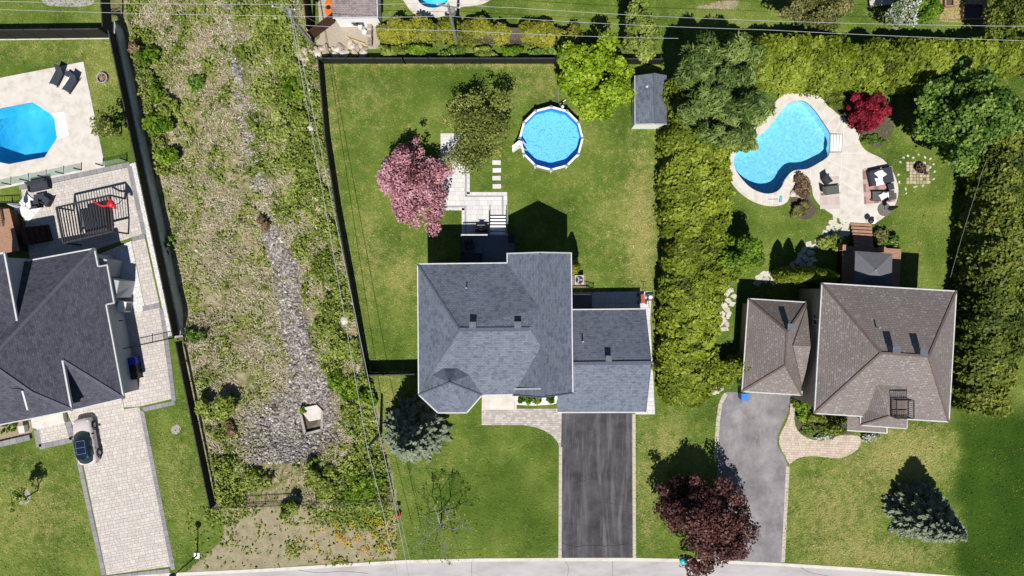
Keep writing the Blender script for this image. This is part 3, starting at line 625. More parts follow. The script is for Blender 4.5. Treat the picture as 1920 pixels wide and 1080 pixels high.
fascia(h3, [(-60, 487, 6.1), (8, 474, 6.1), (33, 607, 6.1)], wd=.16); fascia(h3, [n0, P1] + j + [P6, (139, 769, e)], wd=.12); fascia(h3, [Q, (134, 768.5, zf)], wd=.18, ht=.25, name='rake_board'); fascia(h3, [(134, 769.5, zf - .45), (36, 789, zf - .5), (-30, 802, zf - .5)], wd=.14)
fin = roofpart(h3, [on(42, 731, pE), (52, 767, zf + .55), (20, 774, zf + .5), (-30, 720, zf + 1.2)], [(0, 1, 2, 3)], M['roof_dark'], 'dormer_roof'); fascia(h3, [on(42, 731, pE), (52, 767, zf + .55)], wd=.16, ht=.4, name='rake_board')
walls(h3, [(60, 492), (177, 466), (184, 500), (199, 571), (232, 747), (139, 769), (60, 740)], e, M['siding'], .4, 'garage_wall')
walls(h3, [(-60, 520), (30, 560), (117, 690), (130, 765), (36, 784), (-60, 800)], zf - .5, M['siding'], .3, 'entry_wall')
walls(h3, [(-60, 489), (6, 477), (31, 607), (-60, 690)], 6.05, M['siding'], .2, 'upper_wall')
for (x0, y0, x1, y1) in ((188, 484, 209, 512), (206, 518, 236, 556)):
    a = P((x0 + x1) / 2, (y0 + y1) / 2, 1.6); MB().box((a.x - .7, a.y, 1.3), (2.6, 1.55, 2.7), R(-11.5)).build('chimney_box', M['siding'], h3)
q = P(226, 611, 1.4); window(h3, q.x - .4, q.y, .95, 1.2, .9, R(-12)); q = P(214, 655, 2.4)
for px, py in ((190, 752), (160, 759)): q = P(px, py, e); gd = MB().box((q.x + .05, q.y + .33, 1.2), (1.35, .12, 2.2), R(12)).build('garage_door', M['steel_dark'], h3)
# its front steps and planter
fs = thing('front_steps', 'white front steps with grey paver landing beside the parked car', 'steps', P(100, 800))
def rotquad(cx, cy, wx, wy, ang=R(11.5)):
    q = P(cx, cy); c, s = math.cos(ang), math.sin(ang); return [(q.x + i * wx / 2 * c - k * wy / 2 * s, q.y + i * wx / 2 * s + k * wy / 2 * c) for i, k in ((-1, -1), (1, -1), (1, 1), (-1, 1))]
MB().prism(rotquad(95, 779, 3.0, 1.6), -.05, .55).build('step', M['concrete'], fs); MB().prism(rotquad(97, 792, 2.9, .5), -.05, .36).build('step', M['concrete'], fs)
pavers(fs, [(68, 802), (122, 791), (131, 822), (74, 832)], R(11.5), PV_L, M['joint'], seed=31, top=.06)
border(fs, [(69, 806), (74, 838), (136, 824), (128, 790)], .5, seed=32, z=.07)
# ------------------------------------------------------------------ walls and fences
def fence(name, label, pts, ht, step=2.4, mt=None, zs=None, thick=.06, capmat=None, rails=True):
    """posts, solid panels and a top rail, each a part"""
    q = [P(*p) for p in pts]; root = thing(name, label, 'fence', q[0]); mt = mt or M['fence_black']
    for a, b in zip(q[:-1], q[1:]):
        d = b - a; L = d.length; n = max(1, round(L / step)); ang = math.atan2(d.y, d.x)
        for i in range(n + 1):
            c = a + d * (i / n); MB().box((c.x, c.y, ht / 2 + .02), (.1, .1, ht + .12), ang).build('post', mt, root)
        for i in range(n):
            c = a + d * ((i + .5) / n); l = L / n - .11
            MB().box((c.x, c.y, ht / 2 + .04), (l, thick, ht - .1), ang).build('panel', mt, root)
            if rails: MB().box((c.x, c.y, ht + .03), (l, thick + .04, .05), ang).build('top_rail', capmat or M['rail_grey'], root)
    return root
M['rail_grey'] = mat('dark_grey_rail', (.03, .032, .036), (.05, .052, .056))
def pickets(name, label, pts, ht, step=2.4, mt=None, gap=.14):
    q = [P(*p) for p in pts]; root = thing(name, label, 'fence', q[0]); mt = mt or M['black']
    for a, b in zip(q[:-1], q[1:]):
        d = b - a; L = d.length; n = max(1, round(L / step)); ang = math.atan2(d.y, d.x); z = Vector((0, 0, 1))
        for i in range(n + 1):
            c = a + d * (i / n); MB().box((c.x, c.y, ht / 2 + .03), (.07, .07, ht + .1), ang).build('post', mt, root)
        for i in range(n):
            mb = MB(); s_, e_ = a + d * (i / n), a + d * ((i + 1) / n)
            for zz in (.12, ht * .86): mb.beam(s_ + z * zz, e_ + z * zz, .04, .05)
            k = int(L / n / gap)
            for t_ in range(1, k): c = s_.lerp(e_, t_ / k); mb.box((c.x, c.y, ht / 2 + .02), (.022, .022, ht), ang)
            mb.build('picket_panel', mt, root)
    return root
fence('fence', 'tall black fence between the drainage strip and the main back lawn', [(604, 116), (618, 270), (638, 400), (664, 540), (692, 698)], 1.5)
fence('fence', 'black fence along the back of the main lawn, north of the round pool', [(604, 119.5), (760, 119.5), (1040, 119.5), (1238, 121)], 1.5)
gt = fence('fence', 'short black fence and gate closing the side yard west of the turret house', [(693, 699), (726, 698.5), (790, 697)], 1.8, 1.6)
fence('fence', 'black fence on top of the block retaining wall left of the drainage strip', [(217, 66), (260, 270), (318, 540), (336, 628)], 1.2, 1.9)
fence('fence', 'black fence behind the octagonal pool at the upper left corner', [(-60, 74), (212, 71)], 2.2, 2.4, capmat=M['rail_grey'])
fence('fence', 'black fence along the grass verge beside the pale paver driveway', [(341, 640), (372, 790), (404, 944)], 1.25, 2.0)
fence('fence', 'black fence running to the top edge left of the drainage strip', [(212, 69), (203, -60)], 1.6, 2.2)
fence('fence', 'dark board fence at the top edge between the two upper back yards', [(1176, -60), (1176, 30)], 1.5, 1.6)
pickets('picket_fence', 'black metal picket fence along the street end of the drainage strip', [(404, 946), (545, 941), (738, 934)], 1.2)
pickets('picket_fence', 'black metal gate across the side path of the charcoal roofed house', [(246, 651), (326, 634)], 1.35, 1.7)
pickets('picket_fence', 'short black picket fence beside the air conditioner of the turret house', [(1086, 533), (1112, 541)], .9, 1.2)
mb = MB().prism(PL([(-60, 74.5), (212, 71.5), (212, 73.2), (-60, 76.2)]), -.05, .08); tag(mb.build('concrete_kerb', M['concrete']), 'narrow pale concrete kerb below the upper left black fence', 'kerb')
# segmental block wall, block by block
M['block'] = tones('grey_wall_block', (208, 211, 214), (216, 217, 218), (198, 201, 205))
wl = thing('retaining_wall', 'grey concrete block retaining wall dropping to the drainage strip', 'retaining wall', P(260, 270))
wp = [P(*p) for p in ((213, 45), (217, 64), (260, 270), (318, 540), (338, 632))]
strip_along(wp, .62, -1.75, -.05, None, .34 - .68).build('wall_core', M['block'][0], wl) if False else None
core = MB(); strip_along(wp, .6, -2.3, -.06, core, -.34 + .0); core.build('wall_core', M['block'][2], wl)
rg = random.Random(12); bm_ = {}
for a, b in zip(wp[:-1], wp[1:]):
    d = b - a; L = d.length; n = max(1, round(L / .62)); ang = math.atan2(d.y, d.x); nn = Vector((-d.y, d.x, 0)).normalized()
    for cr in range(8):
        for i in range(n):
            c = a + d * ((i + (.5 if cr % 2 else .02)) / n) + nn * (.02 - .025 * cr); bx = MB().box((c.x, c.y, -.13 - cr * .25), (L / n - .03, .2, .235), ang)
            bx.build('wall_block', rg.choice(M['block']), wl)
cp = MB(); strip_along(wp, .34, -.03, .02, cp, -.1); cp.build('wall_cap', M['concrete_grey'], wl)
gs = thing('gravel_strip', 'long white gravel strip between the paver path and black fence', 'gravel', P(290, 450))
MB().prism(PL([(243, 308), (254, 304), (309, 545), (325, 628), (310, 633), (303, 570), (274, 440)]), -.05, .03).build('gravel_bed', M['white_gravel'], gs)
tag(MB().prism(PL([(178, 480), (246, 452), (271, 574), (264, 592), (238, 594)]), -.05, .02).build('gravel_bed', M['white_gravel']), 'white gravel bed against the side wall of the charcoal roofed house', 'gravel')
MB_ = thing
tag(MB().prism(PL(smooth([(82, -12), (172, -14), (176, 4), (160, 12), (110, 12), (84, 8)], 2)), -.05, .02).build('gravel_bed', M['concrete_grey']), 'grey gravel patch at the top edge behind the upper left fence', 'gravel')
# culvert
cv = thing('culvert', 'concrete culvert box with a slab lid at the end of the stone bed', 'culvert', G(585, 790))
z0 = G(585, 790).z; zt = z0 + .45
A = [P(564, 778, zt), P(604, 770, zt), P(603, 806, zt), P(572, 814, zt)]
for i in range(1, 4): MB().beam(A[i] - Vector((0, 0, .55)), A[(i + 1) % 4] - Vector((0, 0, .55)), .22, 1.1).build('wall', M['concrete_grey'], cv)
MB().prism([(p.x, p.y) for p in (P(570, 764, zt), P(594, 759, zt), P(603, 768, zt), P(601, 786, zt), P(580, 790, zt), P(569, 776, zt))], zt - .1, zt + .03).build('lid', M['concrete'], cv)
MB().prism([(p.x, p.y) for p in A], z0 - .08, z0 + .02).build('floor', M['mulch'], cv)
# glass pool fence
M['clear_glass'] = glassmat('clear_glass', (.86, .93, .9))
def glass_fence(label, pts, posts):
    q = [P(*p) for p in pts]; root = thing('glass_fence', label, 'fence', q[0]); d = q[1] - q[0]; ang = math.atan2(d.y, d.x)
    for i in range(posts):
        c = q[0] + d * (i / (posts - 1)); p_ = MB().box((c.x, c.y, .6), (.09, .09, 1.2), ang).build('post', M['black'], root); MB().box((c.x, c.y, .03), (.16, .16, .05), ang).build('foot', M['black'], p_)
        if i < posts - 1: c = q[0] + d * ((i + .5) / (posts - 1)); MB().box((c.x, c.y, .62), (d.length / (posts - 1) - .2, .015, 1.05), ang).build('glass_pane', M['clear_glass'], root)
glass_fence('glass panel fence between the octagonal pool deck and the paver patio', [(-12, 353), (153, 319)], 6)
glass_fence('short glass panel fence right of the pool gate by the black fence', [(194, 311), (238, 301)], 2)

# ------------------------------------------------------------------ pools
M['liner_deep'] = mat('bright_blue_pool_shell', (.03, .5, .78), (.1, .62, .84), .3, rough=.6, spread=.1)
M['liner_mosaic'] = mat('speckled_blue_liner', (.035, .33, .72), (.2, .56, .86), 7, c3=(.12, .46, .82), rough=.6, detail=3, spread=.14)
M['liner_wall'] = mat('blue_liner_wall', (.02, .2, .52), (.035, .26, .6), 1.5, rough=.6)
M['liner_turq'] = mat('turquoise_pool_liner', (.15, .46, .64), (.3, .64, .76), 4, rough=.6, detail=4, spread=.16)
M['water'] = watermat('pool_water', (.95, .98, 1.0), .1); M['water_deep'] = watermat('deep_pool_water', (.95, .98, 1.0), .12); M['water_thin'] = watermat('shallow_water', (.9, .97, 1.0))
def basin(root, poly, z, depth, wallm, floorm, waterm, wz, slope=None):
    """walls, a floor that slopes to the deep end, and a closed body of water"""
    q = [(p.x, p.y) for p in PL(poly)]; fz = (lambda x, y: -depth) if slope is None else slope
    MB().prism(inset(q, -.1), -3.0, z, holes=[q]).build('basin_wall', wallm, root)
    fl = MB().prism(q, -5, -4); fl.v = [(x, y, fz(x, y) if zz > -4.5 else fz(x, y) - .1) for x, y, zz in fl.v]; fl.build('basin_floor', floorm, root)
    wb = MB().prism([tuple(p) for p in inset(q, .012)], -5, wz); wb.v = [(x, y, wz if zz > -4.5 else fz(x, y) + .012) for x, y, zz in wb.v]
    return wb.build('water', waterm, root)
# octagonal pool, upper left
pl = thing('swimming_pool', 'bright blue octagonal inground pool cut off by the left edge', 'pool', P(40, 250))
basin(pl, POOL_L, .05, 1.7, M['liner_deep'], M['liner_deep'], M['water_deep'], -.06, lambda x, y: -1.1 - .19 * (-42.2 - x))
DK = [(-70, 160), (157, 116), (196, 304), (197, 313.5), (36, 347), (-70, 369)]
MB().prism(PL(DK), -.1, .06, holes=[PL(POOL_L)]).build('deck', M['concrete'], pl)
stp = MB().prism(PL([(98, 213), (121, 210), (130, 253), (108, 262), (114, 240)]), -.3, .075).build('pool_stairs', M['white'], pl)
for k in (0, 1): MB().prism(PL([(103 - k * 3, 219), (108 - k * 3, 218), (113 - k * 3, 255), (108 - k * 3, 257)]), -.9, -.02 - .12 * k).build('tread', M['white'], stp)
# free form pool on the right
pr = thing('swimming_pool', 'kidney shaped light blue pool with a concrete deck in the right back yard', 'pool', P(1465, 275))
basin(pr, POOL_R, .05, 1.5, M['liner_wall'], M['liner_turq'], M['water'], -.08, lambda x, y: -1.65 + .13 * ((x - 25) * .75 + (y - 13) * .66))
DECK_R = smooth([(1450, 196), (1468, 177), (1490, 171), (1528, 175), (1546, 190), (1562, 207), (1592, 232), (1606, 246), (1613, 270), (1627, 285), (1655, 299), (1675, 325), (1684, 358), (1676, 388), (1656, 408), (1636, 419), (1597, 421), (1560, 402), (1536, 384), (1524, 366), (1521, 348), (1510, 336), (1496, 340), (1484, 356), (1476, 378), (1458, 386), (1432, 385), (1404, 374), (1377, 351), (1359, 318), (1359, 288), (1378, 264), (1406, 246), (1430, 224)], 3)
MB().prism(PL(DECK_R), -.1, .06, holes=[PL(POOL_R)]).build('deck', M['concrete'], pr)
M['joint_line'] = mat('white_deck_joint', lin(236, 234, 230), lin(244, 242, 238))
def line(root, a, b, wd=.05, z=.064, mt=None): MB().beam(P(*a) + Vector((0, 0, z - .01)), P(*b) + Vector((0, 0, z - .01)), wd, .02).build('deck_joint', mt or M['joint_line'], root)
for a, b in (((1580, 262), (1571, 400)), ((1579, 288), (1625, 287)), ((1552, 300), (1618, 330)), ((1538, 314), (1618, 366)), ((1538, 316), (1525, 366)), ((1618, 377), (1586, 406)), ((1675, 350), (1684, 353)), ((1519, 318), (1519, 336)), ((1492, 320), (1493, 338)), ((1470, 337), (1486, 346)), ((1463, 353), (1482, 352)), ((1448, 363), (1448, 384)), ((1428, 362), (1427, 383)), ((1412, 356), (1411, 376)), ((1395, 340), (1379, 353)), ((1383, 326), (1366, 336)), ((1377, 312), (1359, 322)), ((1378, 290), (1360, 288)),
             ((1524, 203), (1534, 182)), ((1536, 218), (1551, 198)), ((1548, 236), (1568, 215)), ((1557, 256), (1575, 231)), ((1580, 262), (1584, 227)), ((1604, 270), (1611, 252)), ((1494, 190), (1493, 173)), ((1598, 418), (1636, 417))): line(pr, a, b)
ss = MB().prism(PL([(1556, 250), (1580, 252), (1578, 286), (1554, 287)]), .0, .1).build('entry_steps', M['concrete_grey'], pr)
for k in range(4): MB().prism(PL([(1557 + k * 5.6, 253), (1561 + k * 5.6, 253), (1560 + k * 5.4, 284), (1556 + k * 5.4, 284)]), .06, .12).build('tread', M['white'], ss)
mb = MB().beam(P(1440, 374) + Vector((0, 0, .12)), P(1458, 374) + Vector((0, 0, .12)), .03, .03); br = thing('pool_brush', 'blue pool brush with a pole lying on the coping of the kidney pool', 'brush', P(1463, 374, .06)); mb.build('pole', M['steel'], br)
MB().box((P(1463, 374).x, P(1463, 374).y, .12), (.22, .55, .1), R(-10)).build('head', mat('light_blue_plastic', (.12, .4, .62)), br)
q = P(1484, 332); tag(MB().box((q.x, q.y, .065), (.36, .36, .02), R(20)).build('skimmer_lid', M['white']), 'square white skimmer lid in the coping of the kidney pool', 'skimmer lid')
# pool of the neighbours, top edge
pt_ = thing('swimming_pool', 'small round blue pool with a pale deck cut off by the top edge', 'pool', P(812, -4))
basin(pt_, POOL_T, .05, 1.5, M['liner_deep'], M['liner_deep'], M['water_deep'], -.06)
MB().prism(PL(smooth([(748, -20), (760, 6), (775, 25), (798, 32), (828, 32), (850, 24), (862, 14), (890, 11), (915, 3), (935, -20), (860, -60), (790, -60)], 3)), -.1, .06, holes=[PL(POOL_T)]).build('deck', M['concrete'], pt_)
# twelve sided above ground pool
zr = 1.3; c0 = P(1033.5, 259.5, zr); ro, ri = 2.98, 2.79
ag = thing('swimming_pool', 'round above ground pool with white rim and speckled blue liner', 'pool', (c0.x, c0.y, 0))
pt12 = [(c0.x + math.cos(2 * math.pi * (i + .5) / 12 + .26) * 1.0, c0.y + math.sin(2 * math.pi * (i + .5) / 12 + .26) * 1.0) for i in range(12)]
ring = lambda r: [(c0.x + (p[0] - c0.x) * r, c0.y + (p[1] - c0.y) * r) for p in pt12]
MB().prism(ring(2.9), -.05, zr - .03, holes=[ring(2.84)]).build('pool_wall', mat('grey_pool_wall', lin(150, 152, 156), lin(170, 172, 176)), ag)
MB().prism(ring(2.835), .02, zr - .04, holes=[ring(2.81)]).build('liner', M['liner_wall'], ag); MB().prism(ring(2.83), 0, .1).build('liner_floor', M['liner_mosaic'], ag)
wv = ring(2.806); MB().add([(x, y, zr - .16) for x, y in wv], [tuple(range(12))]).build('water', M['water_thin'], ag)
for i in range(12):
    a, b = ring(ro)[i], ring(ro)[(i + 1) % 12]; c, d = ring(ri)[(i + 1) % 12], ring(ri)[i]
    MB().prism([a, b, c, d], zr - .03, zr + .03).build('top_rail', M['white'], ag)
    u = ring(2.9)[i]; MB().lathe((u[0], u[1], zr - .02), [(.15, 0), (.16, .06), (.1, .09)], 8).build('rail_cap', M['steel'], ag)
    MB().beam((u[0], u[1], 0), (u[0], u[1], zr - .03), .12, .1).build('upright', M['white'], ag)
# ladder, pump hose, skimmer
ld = thing('pool_ladder', 'white plastic ladder over the left rim of the round pool', 'ladder', P(972, 272))
l0 = P(977, 272, 1.3)
for s_ in (-.28, .28):
    MB().beam((l0.x - .75, l0.y + s_ - .1, 0), (l0.x - .15, l0.y + s_, 1.75), .1, .12).build('rail', M['white'], ld); MB().beam((l0.x - .15, l0.y + s_, 1.75), (l0.x + .5, l0.y + s_, .3), .1, .12).build('rail', M['white'], ld)
for k in range(4):
    MB().box((l0.x - .66 + k * .14, l0.y - .08 + k * .02, .3 + k * .38), (.28, .6, .06)).build('tread', M['white'], ld)
MB().box((l0.x - .12, l0.y, 1.5), (.45, .62, .06)).build('platform', M['white'], ld)
pm = thing('pool_pump', 'grey pool pump and hose on the lawn north of the round pool', 'pump', P(1050, 190))
MB().path([P(1047, 165, .1), P(1047, 190, .12), P(1049, 196, .5), P(1053, 201, 1.0)], .05, 8).build('hose', M['steel'], pm); q = P(1050, 175); MB().lathe((q.x + .35, q.y + .1, 0), [(.14, 0), (.16, .1), (.16, .5), (.1, .6)], 12).build('motor', M['steel'], pm)
q = P(1055, 200, 1.3); MB().lathe((q.x, q.y, 1.05), [(.12, 0), (.13, .3), (.09, .34)], 12).build('skimmer', M['white'], pm); MB().beam(P(1049, 196, .4), P(1061, 187, .3), .06, .06).build('return_pipe', M['white'], pm)

# ------------------------------------------------------------------ decks, stairs, terraces
def deck(root, poly, z, mt, ang=0.0, bw_=.14, name='deck_board'):
    """boards running along ang, each clipped to the outline"""
    pw2 = [Vector((p[0], p[1])) for p in poly]; ca, sa = math.cos(ang), math.sin(ang); loc = [Vector((p.x * ca + p.y * sa, -p.x * sa + p.y * ca)) for p in pw2]
    y = min(p.y for p in loc); x0, x1 = min(p.x for p in loc) - .1, max(p.x for p in loc) + .1
    while y < max(p.y for p in loc):
        c = clip_rect(loc, [(x0, y), (x1, y), (x1, y + bw_ - .012), (x0, y + bw_ - .012)])
        if c: MB().prism([(p.x * ca - p.y * sa, p.x * sa + p.y * ca) for p in c], z - .06, z).build(name, mt, root)
        y += bw_
M['grey_deck'] = mat('blue_grey_deck_board', lin(112, 118, 128), lin(138, 144, 154), 4, stretch=(1, 6, 1))
dk = thing('back_deck', 'grey raised deck in shade behind the turret house', 'deck', P(915, 470))
dz = 1.15; dq = [P(866, 442, dz), P(966, 442, dz), P(966, 500, dz), P(866, 500, dz)]
deck(dk, dq, dz, M['grey_deck'], R(90)); 
for a in (dq[0], dq[1], dq[2], dq[3]): MB().box((a.x * .995, a.y - .1, dz / 2 - .04), (.14, .14, dz - .06)).build('post', M['grey_deck'], dk)
def rail(root, a, b, z, ht=1.0, n=12, mt=None, name='railing'):
    mb = MB(); u = Vector((0, 0, 1)); mb.beam(a + u * ht, b + u * ht, .07, .05); mb.beam(a + u * .12, b + u * .12, .04, .05)
    for i in range(n + 1): p_ = a.lerp(b, i / n); mb.box((p_.x, p_.y, a.z + (b.z - a.z) * i / n + ht / 2), (.03, .03, ht))
    return mb.build(name, mt or M['black'], root)
rail(dk, dq[0], P(915, 442, dz), dz, n=16, mt=M['rail_grey']); rail(dk, P(951, 442, dz), dq[1], dz, n=5, mt=M['rail_grey']); rail(dk, dq[0], dq[3], dz, n=18, mt=M['rail_grey']); rail(dk, dq[1], P(966, 478, dz), dz, n=12, mt=M['rail_grey'])
MB().beam(P(866, 442, dz) + Vector((0, 0, 1.03)), P(915, 442, dz) + Vector((0, 0, 1.03)), .12, .04).build('handrail', M['fascia'], dk)
st = thing('deck_stairs', 'white tread stairs with black frame from the shaded deck to the white terrace', 'stairs', P(933, 415))
xa, xb = P(918, 0, .6).x, P(949, 0, .6).x
for k in range(6):
    y = P(0, 442, dz).y + .12 + k * .31; z = dz - .16 - k * .165
    MB().box(((xa + xb) / 2, y + .12, z), (xb - xa, .25, .05)).build('tread', M['white'], st); MB().box(((xa + xb) / 2, y + .27, z - .02), (xb - xa + .1, .06, .05)).build('nosing', M['black'], st)
for x in (xa, xb):
    MB().beam((x, P(0, 442, dz).y, dz - .05), (x, P(0, 442, dz).y + 2.1, .0), .07, .2).build('stringer', M['black'], st); a = Vector((x, P(0, 442, dz).y, dz)); rail(st, a, Vector((x, a.y + 2.35, .05)), 0, .95, 5)
sd_ = thing('side_deck', 'small dark wooden landing with steps behind the garage wall', 'deck', P(1095, 565))
q = PL([(1074, 552), (1104, 552), (1104, 580), (1074, 580)], .5); deck(sd_, q, .5, M['grey_deck'], R(90)); MB().prism([(p.x, p.y) for p in inset(q, .06)], 0, .43).build('base', M['grey_deck'], sd_); MB().prism(PL([(1104.6, 554), (1110, 554), (1110, 580), (1104.6, 580)], .25), 0, .25).build('step', M['grey_deck'], sd_)
rail(sd_, q[0], q[1], .5, .9, 8, M['rail_grey'])
wpad = thing('wooden_pallet', 'small slatted wooden pallet below the air conditioner', 'pallet', P(1084, 535)); deck(wpad, PL([(1073, 517), (1098, 517), (1098, 538), (1073, 538)]), .08, M['wood'], R(90), .12, 'slat')
# cedar steps and terrace with the gazebo on the right
cs = thing('cedar_stairs', 'wide cedar stairs from the kidney pool deck up to the gazebo terrace', 'stairs', P(1615, 440))
for k in range(7):
    z = .16 + k * .16; a = [P(1595 + k * 1.3, 421 + k * 6.4), P(1634 + k * .6, 423 + k * 6.4)]; c = (a[0] + a[1]) / 2
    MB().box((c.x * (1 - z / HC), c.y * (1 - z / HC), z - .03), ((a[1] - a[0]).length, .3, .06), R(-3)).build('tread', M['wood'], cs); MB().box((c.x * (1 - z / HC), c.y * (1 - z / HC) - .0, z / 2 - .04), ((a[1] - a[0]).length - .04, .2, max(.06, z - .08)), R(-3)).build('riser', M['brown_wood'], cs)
tz = 1.2; tr = thing('cedar_terrace', 'raised cedar terrace in shade under the grey gazebo', 'deck', P(1630, 490))
deck(tr, PL([(1580, 461), (1690, 467), (1686, 540), (1578, 535)], tz), tz, M['wood'], R(-3)); MB().prism(inset(PL([(1580, 461), (1690, 467), (1686, 540), (1578, 535)], tz), .1), 0, tz - .07).build('skirt', M['brown_wood'], tr)
for px, py in ((1582, 464), (1657, 468)): q = P(px, py, 2); MB().box((q.x, q.y, tz + .45), (.3, .5, .9), R(-3)).build('gate_post', M['wood'], tr)
gzb = thing('gazebo', 'grey fabric hip roof gazebo on the cedar terrace behind the brown house', 'gazebo', P(1640, 505, tz))
ge, ga = 3.5, 4.35; ev = [(1604, 471, ge), (1673, 476, ge), (1671, 541, ge), (1602, 538, ge)]; M['gazebo'] = mat('grey_canopy_fabric', lin(108, 108, 114), lin(120, 120, 126), 3)
for i in range(4): roofpart(gzb, [ev[i], ev[(i + 1) % 4], (1642, 506, ga)], [(0, 1, 2)], M['gazebo'], 'canopy_panel')
for i in range(4):
    q = P(*ev[i]); q = Vector((q.x * .997, q.y * .99, 0)); MB().beam((q.x, q.y, tz), (q.x, q.y, ge - .05), .1, .1).build('post', M['black'], gzb); MB().beam(P(*ev[i]) - Vector((0, 0, .1)), P(*ev[(i + 1) % 4]) - Vector((0, 0, .1)), .04, .18).build('valance', M['gazebo'], gzb)
q = P(1642, 506, ga); MB().lathe((q.x, q.y, ga - .02), [(.1, 0), (.08, .06), (.02, .1)], 8).build('finial', M['steel'], gzb)
# brown composite deck left of the charcoal house patio
ld_ = thing('back_deck', 'brown wooden deck with steps in shade behind the charcoal roofed house', 'deck', P(20, 420))
deck(ld_, PL([(-60, 395), (17, 391), (36, 470), (-60, 485)], 1.3), 1.3, M['wood'], R(12)); MB().prism(inset(PL([(-60, 395), (17, 391), (36, 470), (-60, 485)], 1.3), .05), 0, 1.2).build('skirt', M['brown_wood'], ld_)
for k in range(5): MB().prism(PL([(38 + k * 8, 428 - k * 1.6), (46 + k * 8, 426 - k * 1.6), (55 + k * 8, 456 - k * 1.6), (46 + k * 8, 458 - k * 1.6)], 1.0), 0, 1.1 - k * .22).build('step', M['brown_wood'], ld_)
rail(ld_, P(2, 391, 1.3), P(8, 424, 1.3), 1.3, 1.0, 10); rail(ld_, P(-60, 395, 1.3), P(17, 391, 1.3), 1.3, 1.0, 16)
